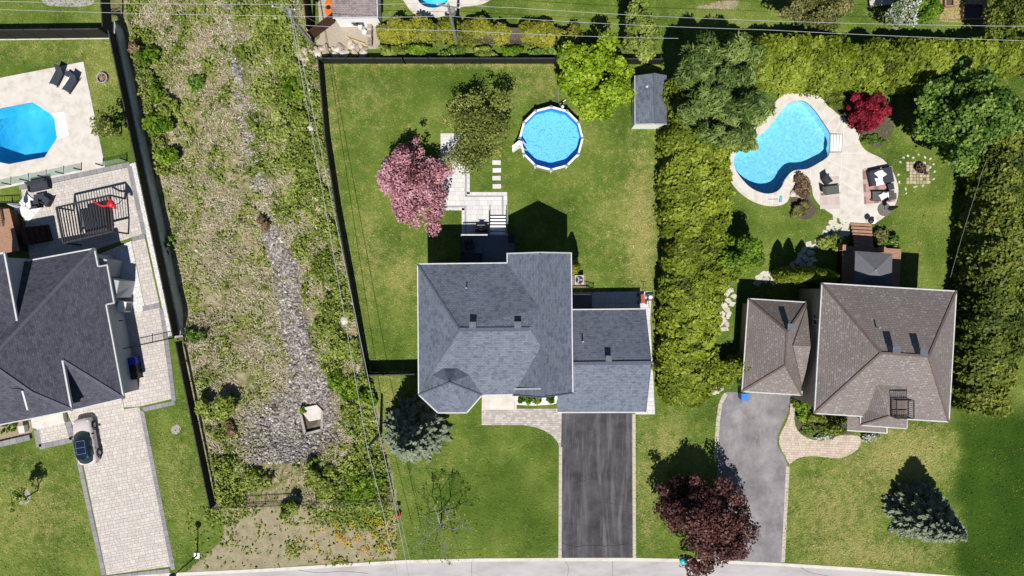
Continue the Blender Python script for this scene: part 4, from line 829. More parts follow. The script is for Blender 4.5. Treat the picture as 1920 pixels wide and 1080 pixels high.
# ------------------------------------------------------------------ car
def make_car():
    ang = math.atan2((868 - 779), (160 - 172)) ; c = P(169, 824)
    fr, rr = P(158.5, 781), P(173.5, 866); d = (fr - rr).normalized(); rz = math.atan2(d.y, d.x)
    root = thing('parked_car', 'pearl white compact car with dark glass roof parked on the paver driveway', 'car', (c.x, c.y, .035), rz)
    paint = mat('pearl_white_paint', (.5, .45, .44), (.54, .49, .48), .5, rough=.25, spec=.5); dark = mat('navy_roof_gloss', (.006, .012, .03), (.01, .02, .045), .5, rough=.12, spec=.6); trim = mat('black_trim', (.012, .012, .013))
    gl = mat('green_tinted_glass', (.012, .022, .022), (.022, .034, .034), 1, rough=.06, spec=.7); red = mat('red_lamp', (.5, .015, .01), (.6, .03, .02), rough=.2); lamp = mat('clear_lamp', (.5, .52, .55), rough=.1)
    def loft(secs, nm, m, parent, cap=True, sm=True):
        mb = MB(); n = len(secs[0]); mb.v = [p for s in secs for p in s]
        for i in range(len(secs) - 1):
            for k in range(n - 1): mb.f.append((i * n + k, i * n + k + 1, (i + 1) * n + k + 1, (i + 1) * n + k))
        if cap: mb.f += [tuple(range(n))[::-1], tuple(range((len(secs) - 1) * n, len(secs) * n))]
        mb.m = [0] * len(mb.f); o = mb.build(nm, m, parent, world=False, smooth=sm); return o
    def sec(x, w_, zt, zs, crown):   # lower sill to bonnet line
        pr = [(-w_ * .93, .22), (-w_, .5), (-w_ * .985, zs), (-w_ * .86, zt), (-w_ * .4, zt + crown), (0, zt + crown * 1.25), (w_ * .4, zt + crown), (w_ * .86, zt), (w_ * .985, zs), (w_, .5), (w_ * .93, .22)]
        return [(x, y, z) for y, z in pr]
    S = [(2.12, .52, .62, .52, .03), (2.05, .72, .72, .6, .05), (1.85, .83, .84, .7, .06), (1.5, .89, .93, .78, .06), (1.0, .9, .98, .82, .05), (.4, .9, 1.0, .86, .02), (-.6, .9, 1.02, .88, .02), (-1.5, .9, 1.03, .88, .02), (-1.9, .86, 1.02, .86, .02), (-2.1, .74, .9, .74, .03), (-2.16, .6, .7, .6, .02)]
    body = loft([sec(*s) for s in S], 'body', paint, root)
    Gs = [(1.05, .74, 1.0, .7, .3), (.72, .76, 1.19, .66, .24), (.34, .78, 1.37, .62, .16), (-.1, .78, 1.46, .6, .05), (-.6, .78, 1.49, .595, 0), (-1.1, .77, 1.47, .58, -.05), (-1.5, .73, 1.41, .55, -.14), (-1.82, .68, 1.22, .5, -.2), (-2.04, .64, 1.03, .5, -.22)]
    def gs(x, w_, z, wt, cv):
        pr = [(-w_, min(1.0, z)), (-w_ + .03, min(1.1, z)), (-wt - .04, z - .04 if z > 1.1 else z), (-wt * .86, z), (-wt * .45, z + .035), (0, z + .045), (wt * .45, z + .035), (wt * .86, z), (wt + .04, z - .04 if z > 1.1 else z), (w_ - .03, min(1.1, z)), (w_, min(1.0, z))]
        return [(x - cv * (y / w_) ** 2, y, zz) for y, zz in pr]
    loft([gs(*q) for q in Gs[:3]], 'windscreen', gl, root, False); loft([gs(*q) for q in Gs[2:7]], 'roof', dark, root, False); loft([gs(*q) for q in Gs[6:]], 'rear_window', gl, root, False)
    for s in (-1, 1):
        for x0, x1 in ((.3, -.42), (-.5, -1.3)): MB().add([(x0 - .05, s * .8, 1.03), (x1, s * .8, 1.03), (x1 + .04, s * .67, 1.38), (x0 - .12, s * .67, 1.35)], [(0, 1, 2, 3), (3, 2, 1, 0)]).build('side_window', gl, root, world=False)
        m_ = MB().box((.62, s * 1.0, 1.0), (.14, .2, .13)).build('wing_mirror', trim, root, world=False); MB().beam((.62, s * .86, .97), (.62, s * .95, .98), .06, .05).build('bracket', trim, m_, world=False)
        MB().lathe((1.78, s * .6, .74), [(.14, .0), (.15, .1), (.1, .14)], 14).build('headlight', lamp if s > 0 else lamp, root, world=False); MB().box((-2.02, s * .68, .8), (.16, .22, .16), s * R(-25)).build('taillight', red, root, world=False)
        for x in (1.32, -1.3):
            wh = MB().tube((x, s * .72, .32), (x, s * .9, .32), .32, n=20).build('wheel', trim, root, world=False); MB().tube((x, s * .9, .32), (x, s * .915, .32), .2, n=14).build('rim', M['steel'], wh, world=False)
            MB().lathe((x, s * .885, .34), [(.4, -.02), (.4, .02)], 16) if False else None
            a_ = MB(); pts = [(x + .42 * math.cos(t), s * .905, .34 + .42 * math.sin(t)) for t in np.linspace(.1, math.pi - .1, 9)]; a_.path([Vector(p) for p in pts], .05, 6); a_.build('wheel_arch', trim, root, world=False)
        for x in (.2, -.75): MB().box((x, s * .905, .86), (.16, .03, .035)).build('door_handle', trim, root, world=False)
    sr = MB()
    for a, b in (((.18, -.42), (.18, .42)), ((-.42, -.42), (-.42, .42)), ((-1.0, -.4), (-1.0, .4)), ((.18, .42), (-1.0, .41)), ((.18, -.42), (-1.0, -.41))): sr.beam((a[0], a[1], 1.56 - (.08 if a[0] > 0 else 0)), (b[0], b[1], 1.56 - (.08 if b[0] > 0 else 0)), .02, .02)
    sr.build('sunroof_frame', M['steel'], root, world=False); MB().box((2.1, 0, .45), (.1, 1.1, .2)).build('front_bumper', trim, root, world=False); MB().box((-2.14, 0, .4), (.1, 1.2, .2)).build('rear_bumper', trim, root, world=False)
    MB().beam((-1.45, 0, 1.4), (-1.55, 0, 1.55), .03, .03).build('antenna', trim, root, world=False)
make_car()

# ------------------------------------------------------------------ garden furniture (local coordinates, x along the length)
def cushion(mb, c, d, rz=0): return mb.box(c, d, rz, .94)
def lounger(label, px, py, deg, fab, frame, L=1.95, W_=.68, group=None, up=.55, z=.06, pillows=()):
    r = thing('lounger', label, 'lounger', P(px, py, z), R(deg), group)
    MB().box((.1, 0, .28), (L * .68, W_, .07)).build('seat', fab, r, world=False); a = MB(); a.beam((-L * .24, 0, .3), (-L * .24 - .48, 0, .3 + up), W_, .07); a.build('backrest', fab, r, world=False)
    for s in (-1, 1):
        MB().beam((L * .45, s * (W_ / 2 + .03), .25), (-L * .46, s * (W_ / 2 + .03), .25), .05, .06).build('frame_rail', frame, r, world=False)
        for x in (L * .4, -L * .38): MB().beam((x, s * W_ / 2, 0), (x, s * W_ / 2, .24), .05, .05).build('leg', frame, r, world=False)
        MB().beam((-L * .42, s * W_ * .35, .25), (-L * .24 - .38, s * W_ * .35, .28 + up * .8), .03, .03).build('back_strut', frame, r, world=False)
    return r
def pillow(label, px, py, z, s, deg, tilt=0):
    v = []; q = P(px, py, z); n = 6
    for k in (1, -1):
        for i in range(n + 1):
            for j in range(n + 1):
                a, b = i / n * 2 - 1, j / n * 2 - 1; e_ = (1 - a * a) * (1 - b * b); pinch = 1 - .16 * (1 - abs(a * b)) * max(abs(a), abs(b)); v.append((a * s / 2 * pinch, b * s / 2 * pinch, k * (.01 + .09 * e_ ** .6)))
    mb = MB(); mb.v = v; m_ = (n + 1) ** 2
    for k in (0, 1):
        for i in range(n):
            for j in range(n): a = k * m_ + i * (n + 1) + j; f = (a, a + n + 1, a + n + 2, a + 1); mb.f.append(f if not k else f[::-1])
    mb.m = [0] * len(mb.f); me_o = mb.build('pillow', M['white_fabric'], None, world=False, base=q, smooth=True); me_o.rotation_euler = (R(tilt), 0, R(deg)); tag(me_o, label, 'pillow'); return me_o
def table(name, label, px, py, deg, dx, dy, ht, mt, z=.06, cat='table'):
    r = thing(name, label, cat, P(px, py, z), R(deg)); MB().box((0, 0, ht), (dx, dy, .05)).build('table_top', mt, r, world=False)
    for i in (-1, 1):
        for j_ in (-1, 1): MB().beam((i * dx * .42, j_ * dy * .42, 0), (i * dx * .42, j_ * dy * .42, ht - .02), .05, .05).build('leg', mt, r, world=False)
    return r
def armchair(label, px, py, deg, z=.04, w_=.75, group=None, name='armchair', cat='armchair'):
    r = thing(name, label, cat, P(px, py, z), R(deg), group); wick = M['black_wicker']
    MB().box((0, 0, .2), (.75, w_, .32)).build('seat_frame', wick, r, world=False); MB().box((.04, 0, .42), (.62, w_ - .2, .12), 0, .94).build('seat_cushion', M['dark_fabric'], r, world=False)
    MB().beam((-.34, 0, .3), (-.46, 0, .85), w_, .12).build('backrest', wick, r, world=False); MB().beam((-.24, 0, .46), (-.34, 0, .84), w_ - .2, .12).build('back_cushion', M['dark_fabric'], r, world=False)
    for s in (-1, 1): MB().box((0, s * (w_ / 2 - .05), .45), (.72, .1, .3)).build('armrest', wick, r, world=False)
    return r
M['black_wicker'] = mat('black_wicker', (.02, .02, .022), (.05, .05, .052), 30, bmp=.6)
lounger('charcoal lounger farther from the fire ring on the octagonal pool deck', 111, 146, 243, M['dark_fabric'], M['black'], 2.0, .72, 'charcoal loungers on the octagonal pool deck', .6)
lounger('charcoal lounger nearer the fire ring on the octagonal pool deck', 136, 159, 236, M['dark_fabric'], M['black'], 2.0, .72, 'charcoal loungers on the octagonal pool deck', .6)
for o in [o for o in bpy.data.objects if o.name.startswith('lounger')]: o.rotation_euler.z += math.pi * 0
table('side_table', 'small dark side table between the two charcoal loungers', 132, 141, 60, .5, .45, .4, M['dark_fabric'])
tw = MB().box((P(126, 154).x, P(126, 154).y, .09), (.3, .9, .05), R(-32)); tag(tw.build('towel', M['white_fabric']), 'white towel lying between the two charcoal loungers', 'towel')
def firering(label, px, py, r_, mt):
    r = thing('fire_pit', label, 'fire pit', P(px, py)); q = P(px, py)
    for i in range(12):
        a0, a1 = 2 * math.pi * i / 12, 2 * math.pi * (i + .92) / 12; MB().prism([(q.x + rr * math.cos(a), q.y + rr * math.sin(a)) for rr, a in ((r_, a0), (r_, a1), (r_ * .78, a1), (r_ * .78, a0))], 0, .3).build('ring_stone', mt, r)
    MB().prism([(q.x + r_ * .77 * math.cos(a), q.y + r_ * .77 * math.sin(a)) for a in np.linspace(0, 6.1, 14)], 0, .06).build('ash_bed', M['mulch'], r)
    for k in range(4): a = k * .8; MB().beam((q.x - .3 * math.cos(a), q.y - .3 * math.sin(a), .1 + .04 * k), (q.x + .3 * math.cos(a), q.y + .3 * math.sin(a), .12 + .04 * k), .09, .09).build('log', M['wood'], r)
firering('round dark fire pit with logs on the grass beside the octagonal pool', 194, 147.5, .52, M['concrete_grey'])
# lounge set on the patio
armchair('wide black wicker sofa with charcoal cushions by the glass fence', 78, 350, -78, w_=1.9, name='sofa', cat='sofa')
table('coffee_table', 'dark coffee table in front of the black wicker sofa', 79, 370, 12, 1.0, .55, .4, M['dark_fabric'], .04)
armchair('black wicker armchair nearer the white closed umbrella', 73, 383, 100); armchair('black wicker armchair nearer the slatted pergola', 92, 378, 150)
def closed_umbrella(label, px, py, fab, ht, base_kind):
    r = thing('parasol', label, 'parasol', P(px, py, .06)); q = P(px, py)
    MB().tube((q.x, q.y, .06), (q.x, q.y, ht), .03, n=8).build('pole', M['steel'], r); cn = MB(); n = 16; prof = [(.10, ht * .36), (.2, ht * .4), (.17, ht * .6), (.11, ht * .8), (.04, ht * .97), (.01, ht)]; vs = []
    for rr, z in prof:
        for i in range(n): t_ = 2 * math.pi * i / n; k = rr * (1.25 if i % 2 else .72); vs.append((q.x + k * math.cos(t_), q.y + k * math.sin(t_), z))
    cn.add(vs, [(a * n + i, a * n + (i + 1) % n, (a + 1) * n + (i + 1) % n, (a + 1) * n + i) for a in range(len(prof) - 1) for i in range(n)]); cn.build('folded_canopy', fab, r)
    if base_kind == 'slabs':
        for i, k in ((-1, -1), (1, -1), (1, 1), (-1, 1)): a = R(-40); x, y = i * .48, k * .48; MB().box((q.x + .2 + x * math.cos(a) - y * math.sin(a), q.y - .1 + x * math.sin(a) + y * math.cos(a), .1), (.9, .9, .1), a).build('base_slab', M['white'], r)
    else:
        for i in range(8): a0, a1 = 2 * math.pi * i / 8, 2 * math.pi * (i + .94) / 8; MB().prism([(q.x, q.y)] + [(q.x + .62 * math.cos(a), q.y + .62 * math.sin(a)) for a in np.linspace(a0, a1, 4)], .05, .13).build('base_segment', M['base_grey'], r)
    return r
M['base_grey'] = mat('grey_base_plate', lin(112, 108, 106), lin(134, 130, 126), 5)
closed_umbrella('closed white parasol on four white base slabs beside the wicker armchairs', 50, 388, M['white_fabric'], 2.5, 'slabs')
closed_umbrella('closed black parasol on a round grey base at the kidney pool deck', 1657, 393, M['dark_fabric'], 2.5, 'round')
# pergola
pg = thing('pergola', 'charcoal slatted pergola over the patio of the charcoal roofed house', 'pergola', P(160, 415))
pz = 2.5; k4 = [P(106, 389, pz), P(206, 366, pz), P(212, 434, pz), P(119, 456, pz)]; M['pergola'] = mat('charcoal_aluminium', lin(58, 58, 62), lin(74, 74, 78), 4, rough=.5)
for a, b in zip(k4, k4[1:] + k4[:1]): MB().beam(a, b, .14, .16).build('frame_beam', M['pergola'], pg)
for i in range(1, 19): a = k4[0].lerp(k4[1], i / 19); b = k4[3].lerp(k4[2], i / 19); MB().beam(a + Vector((0, 0, .06)), b + Vector((0, 0, .06)), .055, .12).build('slat', M['pergola'], pg)
for q in k4: MB().beam((q.x, q.y, .03), (q.x, q.y, pz - .05), .14, .14).build('post', M['pergola'], pg)
q = P(178, 412, .9); ht_ = thing('hot_tub', 'dark covered hot tub below the right half of the slatted pergola', 'hot tub', (q.x, q.y, .03), R(11)); MB().box((0, 0, .42), (2.1, 2.4, .8)).build('cabinet', M['brown_wood'], ht_, world=False); MB().box((-.54, 0, .87), (1.06, 2.46, .1)).build('cover_panel', M['dark_fabric'], ht_, world=False); MB().box((.54, 0, .87), (1.06, 2.46, .1)).build('cover_panel', M['dark_fabric'], ht_, world=False)
M['red'] = mat('red_vinyl', (.5, .008, .02), (.62, .02, .035), 2, rough=.4)
hm = thing('hanging_chair', 'black hanging net chair with red padded rim above the pergola corner', 'hanging chair', P(208, 395))
pts = [P(204 + 12 * math.sin(t), 372 + 20 * t / 1.6, 2.75 - .1 * t) for t in np.linspace(0, 1.6, 9)]
MB().path(pts, .12, 10).build('padded_rim', M['red'], hm); pts2 = [P(206 - i * 3.6, 384 + 3.5 * math.sin(i * .5) - .4 * i, 2.72) for i in range(9)]; mb = MB()
for p_ in pts2: mb.lathe((p_.x, p_.y, p_.z), [(.04, 0), (.1, .05), (.1, .12), (.03, .17)], 8)
mb.build('red_tassels', M['red'], hm); nt_ = MB()
for i in range(9): nt_.tube(pts[min(i, 8)], pts2[i], .02, n=4); 
for f in (.25, .5, .75): nt_.path([pts[i].lerp(pts2[i], f) for i in range(9)], .02, 4)
nt_.build('net', M['black'], hm); q = P(208, 383, 2.7); MB().lathe((q.x, q.y, 2.62), [(.22, 0), (.32, .12), (.26, .26), (.08, .32)], 12).build('seat_pad', M['red'], hm); MB().beam(P(212, 384, 2.62), P(222, 382, .05), .06, .06).build('stand', M['black'], hm)
# beside the charcoal house
def acbox(label, px, py, deg, d, mt, fan_top=False):
    r = thing('heat_pump', label, 'heat pump', P(px, py), R(deg)); MB().box((0, 0, .08 + d[2] / 2), d).build('cabinet', mt, r, world=False)
    if fan_top:
        MB().lathe((0, 0, .08 + d[2]), [(.36, 0), (.36, .03), (.33, .035)], 20).build('fan_guard', M['black'], r, world=False)
        for k in range(3): a = k * 2.1; MB().box((.15 * math.cos(a), .15 * math.sin(a), .12 + d[2]), (.3, .13, .01), a).build('fan_blade', M['steel'], r, world=False)
    else:
        MB().box((d[0] / 2 + .01, 0, .08 + d[2] / 2), (.03, d[1] * .8, d[2] * .8)).build('grille', M['steel_dark'], r, world=False)
    for i in (-1, 1): MB().box((i * d[0] * .35, 0, .04), (.06, d[1], .08)).build('foot', M['black'], r, world=False)
acbox('white heat pump with grey top beside the charcoal roofed house', 241, 574, -11, (.75, .95, 1.1), M['white'])
acbox('square grey air conditioner with round fan at the garage corner', 1084.5, 525, 0, (.86, .86, .8), mat('pale_grey_metal', lin(186, 190, 196), lin(200, 204, 208)), True)
def bin_(label, px, py, deg, col, group='wheeled bins beside the charcoal house', z=0):
    m_ = mat('bin_plastic', tuple(c * .8 for c in col), col, 3, rough=.45); r = thing('wheeled_bin', label, 'bin', P(px, py, z), R(deg), group)
    MB().box((0, 0, .5), (.5, .58, .9), 0, 1.15).build('body', m_, r, world=False); MB().box((.02, 0, .99), (.68, .72, .09), 0, .92).build('lid', m_, r, world=False); MB().tube((-.32, -.25, .95), (-.32, .25, .95), .025, n=8).build('handle', m_, r, world=False)
    for s in (-1, 1): MB().tube((-.26, s * .24, .1), (-.26, s * .3, .1), .1, n=12).build('wheel', M['black'], r, world=False)
bin_('blue wheeled bin beside the charcoal roofed house wall', 258, 675, 190, (.02, .05, .42)); bin_('black wheeled bin between the blue and brown bins', 260, 689, 190, (.02, .022, .026)); bin_('brown wheeled bin nearest the driveway of the charcoal house', 262, 702, 188, (.055, .035, .028))
bin_('bright blue bin at the top of the worn grey driveway', 1390, 741, 268, (.03, .2, .6), None)
# right yard furniture
def rug(label, pts, m_): o = MB().prism(PL(pts), .058, .072).build('outdoor_rug', m_); tag(o, label, 'rug')
def plaid(name, ca, cb, cc, strength):
    m_, t, b = nodes(name); v = pos(t); base = None; n1 = noise(t, v, 2.2, 4)
    sx = N(t, 'SeparateXYZ'); t.links.new(v, sx.inputs[0]); fac = []
    for ax, f in (('X', 5.2), ('Y', 5.2)):
        mu = N(t, 'Math', operation='MULTIPLY'); mu.inputs[1].default_value = f; t.links.new(sx.outputs[ax], mu.inputs[0]); si = N(t, 'Math', operation='SINE'); t.links.new(mu.outputs[0], si.inputs[0]); fac.append(ramp(t, si.outputs[0], [(.25, (0, 0, 0)), (.6, (1, 1, 1))]))
    c = mixc(t, fac[0], ca, cb); c = mixc(t, fac[1], c, cc); c = mixc(t, .5, c, mixc(t, n1, ca, cb)); mu = mixc(t, strength, lin(206, 198, 186), c); t.links.new(mu, b.inputs['Base Color']); b.inputs['Roughness'].default_value = .95; return m_
rug('pink and black plaid outdoor rug under the double daybed', [(1616, 317), (1672, 311), (1678, 378), (1620, 383)], plaid('plaid_rug', lin(214, 158, 152), lin(70, 60, 62), lin(222, 190, 186), .85))
rug('faded pinkish outdoor rug under the single grey lounger', [(1536, 333), (1572, 330), (1574, 392), (1537, 392)], plaid('faded_rug', lin(216, 196, 192), lin(190, 170, 168), lin(226, 214, 210), .6))
lounger('single grey green lounger on the faded rug by the kidney pool', 1555, 357, 187 - 180, M['olive_fabric'], M['black'], 1.95, .72, None, .5, .072)
armchair('small charcoal chair behind the single grey green lounger', 1547, 339, -55, .072, .62)
db = thing('daybed', 'charcoal double daybed with white pillows on the plaid rug', 'daybed', P(1648, 332, .07), R(12)); MB().box((0, 0, .2), (2.25, 1.4, .3)).build('base', M['black_wicker'], db, world=False)
for s in (-1, 1): MB().box((s * .55, -.02, .42), (1.06, 1.3, .14), 0, .96).build('mattress', M['dark_fabric'], db, world=False)
MB().beam((-1.0, .62, .35), (1.0, .62, .35), .14, .55).build('backrest', M['black_wicker'], db, world=False)
for px, py, z, s, d_, l in ((1651, 326, .62, .85, 40, 'larger square white pillow standing up on the double daybed'), (1649, 340, .6, .75, 14, 'rectangular white pillow lying on the double daybed'), (1655, 368, .55, .6, 30, 'left white pillow on the grey lounger below the daybed'), (1662, 366, .55, .55, 8, 'right white pillow on the grey lounger below the daybed')): pillow(l, px, py, z, s, d_)
lounger('grey green lounger with white pillows below the double daybed', 1648, 368, 180, M['olive_fabric'], M['black'], 1.95, .8, None, .45, .072)
table('side_table', 'square charcoal side table between the daybed and lower lounger', 1666, 351, 14, .55, .55, .42, M['dark_fabric'], .072); table('side_table', 'square grey green side table at the end of the pillowed lounger', 1671, 369, 2, .5, .6, .42, M['olive_fabric'], .072)
bb = thing('barbecue', 'small black kettle barbecue beside the white pot at the cedar stairs', 'barbecue', P(1625, 415, .06)); q = P(1625, 415)
MB().lathe((q.x, q.y, .55), [(.05, 0), (.24, .1), (.28, .24), (.22, .38), (.05, .45)], 14).build('kettle', M['black'], bb)
for a in (0, 2.1, 4.2): MB().beam((q.x + .28 * math.cos(a), q.y + .28 * math.sin(a), .06), (q.x + .12 * math.cos(a), q.y + .12 * math.sin(a), .6), .03, .03).build('leg', M['steel'], bb)
q = P(1637, 415, .3); wpot = thing('planter', 'round white pot beside the black barbecue', 'planter', (q.x, q.y, .06)); MB().lathe((q.x, q.y, .06), [(.18, 0), (.26, .2), (.24, .42)], 16).build('pot', M['white'], wpot); MB().lathe((q.x, q.y, .44), [(.22, 0), (.2, .06), (.05, .09)], 12).build('lid', M['white'], wpot)
# fire place of the right yard
fp = thing('fire_pit', 'rusty metal fire bowl on a small brick pad in the right yard', 'fire pit', P(1720, 322)); rg = random.Random(3); br_m = tones('pad_brick', (196, 180, 156), (180, 164, 140), (206, 192, 170))
for i in range(7):
    for k in range(7):
        if rg.random() < .12: continue
        q = P(1702 + i * 6.2, 306 + k * 6.0); MB().box((q.x, q.y, .01), (.27, .26, .06), R(-4)).build('pad_brick', rg.choice(br_m), fp)
q = P(1722, 317); rust = mat('rusty_steel', lin(80, 58, 48), lin(116, 86, 70), 8, metal=.3); MB().lathe((q.x, q.y, .12), [(.12, 0), (.42, .16), (.5, .34), (.46, .34), (.36, .18), (.1, .06)], 16).build('bowl', rust, fp)
for a in (.3, 2.4, 4.5): MB().beam((q.x + .4 * math.cos(a), q.y + .4 * math.sin(a), .02), (q.x + .33 * math.cos(a), q.y + .33 * math.sin(a), .3), .05, .05).build('leg', rust, fp)
for i in range(5): a = i * 1.1; MB().beam((q.x - .45 * math.cos(a), q.y - .45 * math.sin(a), .42 + .03 * i), (q.x + .4 * math.cos(a), q.y + .4 * math.sin(a), .5 + .02 * i), .07, .07).build('log', M['bark'], fp)
sd2 = MB().lathe((P(1734, 326).x, P(1734, 326).y, .04), [(.1, 0), (.14, .3), (.1, .32)], 10).build('ash_bucket', rust); tag(sd2, 'small rusty bucket beside the fire bowl', 'bucket')
# things beside the garage of the turret house
cart = thing('garden_cart', 'red garden cart with long black handle on the path behind the garage', 'cart', P(1207, 560, .03)); q = P(1207, 560); MB().box((q.x - .2, q.y, .35), (.42, .75, .25), R(8), 1.1).build('tray', mat('faded_red_paint', (.3, .07, .05), (.38, .1, .07)), cart)
for s in (-1, 1):
    for y in (-.35, .35): MB().tube((q.x - .2 + s * .33, q.y + y, .2), (q.x - .2 + s * .42, q.y + y, .2), .18, n=14).build('wheel', M['black'], cart)
MB().path([Vector((q.x - .1, q.y + .5, .4)), Vector((q.x - .05, q.y + .9, .9)), Vector((q.x - .05, q.y + 1.0, 1.0))], .03, 6).build('handle', M['black'], cart); MB().beam((q.x - .3, q.y + 1, 1), (q.x + .2, q.y + 1, 1), .04, .04).build('grip', M['black'], cart)
mow = thing('lawn_mower', 'grey push lawn mower standing against the hedge beside the red cart', 'lawn mower', P(1218, 557, .0)); q = P(1218, 557); MB().box((q.x, q.y, .25), (.5, .7, .2), 0, .85).build('mower_deck', M['steel_dark'], mow); MB().lathe((q.x, q.y, .34), [(.18, 0), (.18, .16), (.1, .2)], 12).build('engine', M['white'], mow)
for s in (-1, 1):
    for y in (-.3, .3): MB().tube((q.x + s * .26, q.y + y, .12), (q.x + s * .31, q.y + y, .12), .12, n=12).build('wheel', M['black'], mow)
    MB().beam((q.x + s * .2, q.y - .3, .3), (q.x + s * .2, q.y - .95, 1.0), .03, .03).build('handle_tube', M['black'], mow)
# deck furniture in the shade
table('deck_table', 'square grey table in the shade on the deck behind the turret house', 899, 469, 0, .62, .62, .45, M['steel_dark'], dz); armchair('dark armchair in the shade at the left end of the back deck', 880, 460, -80, dz, .8); armchair('dark outdoor sofa along the house wall on the back deck', 884, 482, 85, dz, 2.0, None, 'sofa', 'sofa')
bbq = thing('barbecue', 'dark grill with pale handle below the deck railing on the white terrace', 'barbecue', P(903, 430, .03)); q = P(903, 430); MB().box((q.x, q.y, .42), (1.1, .5, .8)).build('cart', M['black'], bbq); MB().lathe((q.x, q.y, .82), [(.3, 0), (.3, .2), (.16, .3)], 14).build('hood', M['black'], bbq); MB().beam((q.x - .35, q.y + .3, 1.0), (q.x + .35, q.y + .3, 1.0), .05, .05).build('handle', M['steel'], bbq)
q = P(959, 450, dz); dp = thing('planter', 'dark planter with a small green shrub at the right end of the shaded deck', 'planter', (q.x, q.y, dz)); MB().box((q.x, q.y, dz + .25), (.5, .5, .5), 0, 1.1).build('pot', M['black'], dp)
# shed in the back lawn
sh = thing('garden_shed', 'small white shed with blue grey gable roof beside the lime green tree', 'shed', P(1218, 190)); se, sr_ = 2.2, 3.1
rv = [(1190, 142, se), (1190.5, 233, se), (1229, 232, sr_), (1227, 137, sr_), (1250, 141, se), (1250, 233, se)]; roofpart(sh, rv, [(0, 1, 2, 3), (3, 2, 5, 4)], M['roof_grey']); ridge(sh, [rv[3], rv[2]], M['ridge_grey'], .2); fascia(sh, [rv[0], rv[1]], ht=.12, wd=.06); fascia(sh, [rv[1], rv[2], rv[5]], ht=.14, wd=.06, name='rake_board')
walls(sh, [(1190, 142), (1190, 233), (1250, 233), (1250, 142)], se, M['white'], .08); a, b_, c_ = P(1192, 231.5, se), P(1248.5, 231.5, se), P(1229, 231, sr_ - .06); d = Vector((0, .08, 0)); MB().add([a, b_, c_, a + d, b_ + d, c_ + d], [(0, 1, 2), (5, 4, 3), (0, 3, 4, 1), (1, 4, 5, 2), (2, 5, 3, 0)]).build('gable_wall', M['white'], sh)
q = P(1190, 205, 1.2); MB().box((q.x - .0, q.y, 1.05), (.1, 1.5, 1.9)).build('door', M['white'], sh); q = P(1213.5, 161, 2.7); MB().lathe((q.x, q.y, 2.55), [(.14, 0), (.14, .2), (.2, .22), (.05, .32)], 10).build('roof_vent', M['steel'], sh)

# ------------------------------------------------------------------ the neighbours' corner at the top
ns = thing('garden_shed', 'shed with brown shingle roof and white wall at the top edge', 'shed', P(655, 20)); nz = 2.6
M['roof_taupe'] = shingles('pale_taupe_shingles', lin(150, 136, 134), lin(168, 154, 152)); roofpart(ns, [(618, -40, nz), (706, -40, nz), (708, 32, nz - .25), (624, 34, nz - .25)], [(0, 1, 2, 3)], M['roof_taupe'])
walls(ns, [(619, -40), (707, -40), (709, 33), (624, 35)], nz - .27, M['white'], .12); fascia(ns, [(624, 34, nz - .25), (708, 32, nz - .25), (706, -40, nz)], ht=.14, wd=.08)
npav = thing('gravel_yard', 'pale gravel yard in front of the white walled shed', 'gravel', P(650, 65)); MB().prism(PL([(588, 82), (600, 70), (594, -40), (620, -40), (628, 40), (712, 40), (712, 92), (640, 92)]), -.05, .02).build('gravel_bed', mat('beige_gravel', lin(170, 158, 140), lin(196, 184, 166), 12, bmp=.5), npav)
nb = thing('wooden_screen', 'dark brown wooden screen corner beside the orange kayak', 'fence', P(590, 60))
for a, b in (((574, -40), (586, 66)), ((586, 74), (628, 42))):
    a, b = P(*a), P(*b); d = b - a; n = max(2, int(d.length / .9)); ang = math.atan2(d.y, d.x)
    for i in range(n): c = a + d * ((i + .5) / n); MB().box((c.x, c.y, .9), (d.length / n - .02, .08, 1.8), ang).build('panel', M['brown_wood'], nb)
q = P(616, 14, .3); ky = thing('kayak', 'orange kayak lying against the white walled shed', 'kayak', (q.x, q.y, .05)); km = mat('orange_plastic', (.75, .13, .01), (.85, .18, .015), 1, rough=.35); kb_ = MB(); secs = [(-1.15, .02, .1), (-.9, .18, .2), (-.4, .32, .28), (.3, .33, .28), (.85, .2, .22), (1.15, .02, .12)]; n = 10; kv = []
for y, r_, hh in secs:
    for i in range(n): t_ = 2 * math.pi * i / n; kv.append((q.x + r_ * math.cos(t_), q.y + y, .05 + hh * .55 + hh * .5 * math.sin(t_)))
kb_.add(kv, [(a * n + i, a * n + (i + 1) % n, (a + 1) * n + (i + 1) % n, (a + 1) * n + i) for a in range(5) for i in range(n)]); kb_.build('hull', km, ky, smooth=True); MB().lathe((q.x, q.y, .3), [(.2, 0), (.22, .05), (.16, .06)], 12).build('cockpit', M['black'], ky)
bin_('left grey bin against the white wall of the brown roofed shed', 670.5, 45, 270, (.06, .065, .075), 'grey bins at the white shed', .02); bin_('right grey bin against the white wall of the brown roofed shed', 678.5, 45, 270, (.06, .065, .075), 'grey bins at the white shed', .02)
for px, py, l in ((677, 53, 'white bucket nearest the grey bins at the white shed'), (685, 63, 'white bucket farther from the grey bins, beside the stacked stones')):
    q = P(px, py); bk = thing('bucket', l, 'bucket', (q.x, q.y, .02)); MB().lathe((q.x, q.y, .02), [(.17, 0), (.21, .4)], 14).build('pail', M['white'], bk); MB().lathe((q.x, q.y, .42), [(.22, 0), (.22, .03), (.2, .035)], 14).build('lid', M['white'], bk)
yl = thing('lumber', 'yellow lumber boards lying in front of the white shed', 'lumber', P(668, 78)); M['lumber'] = mat('yellow_lumber', lin(206, 184, 120), lin(226, 206, 150), 5)
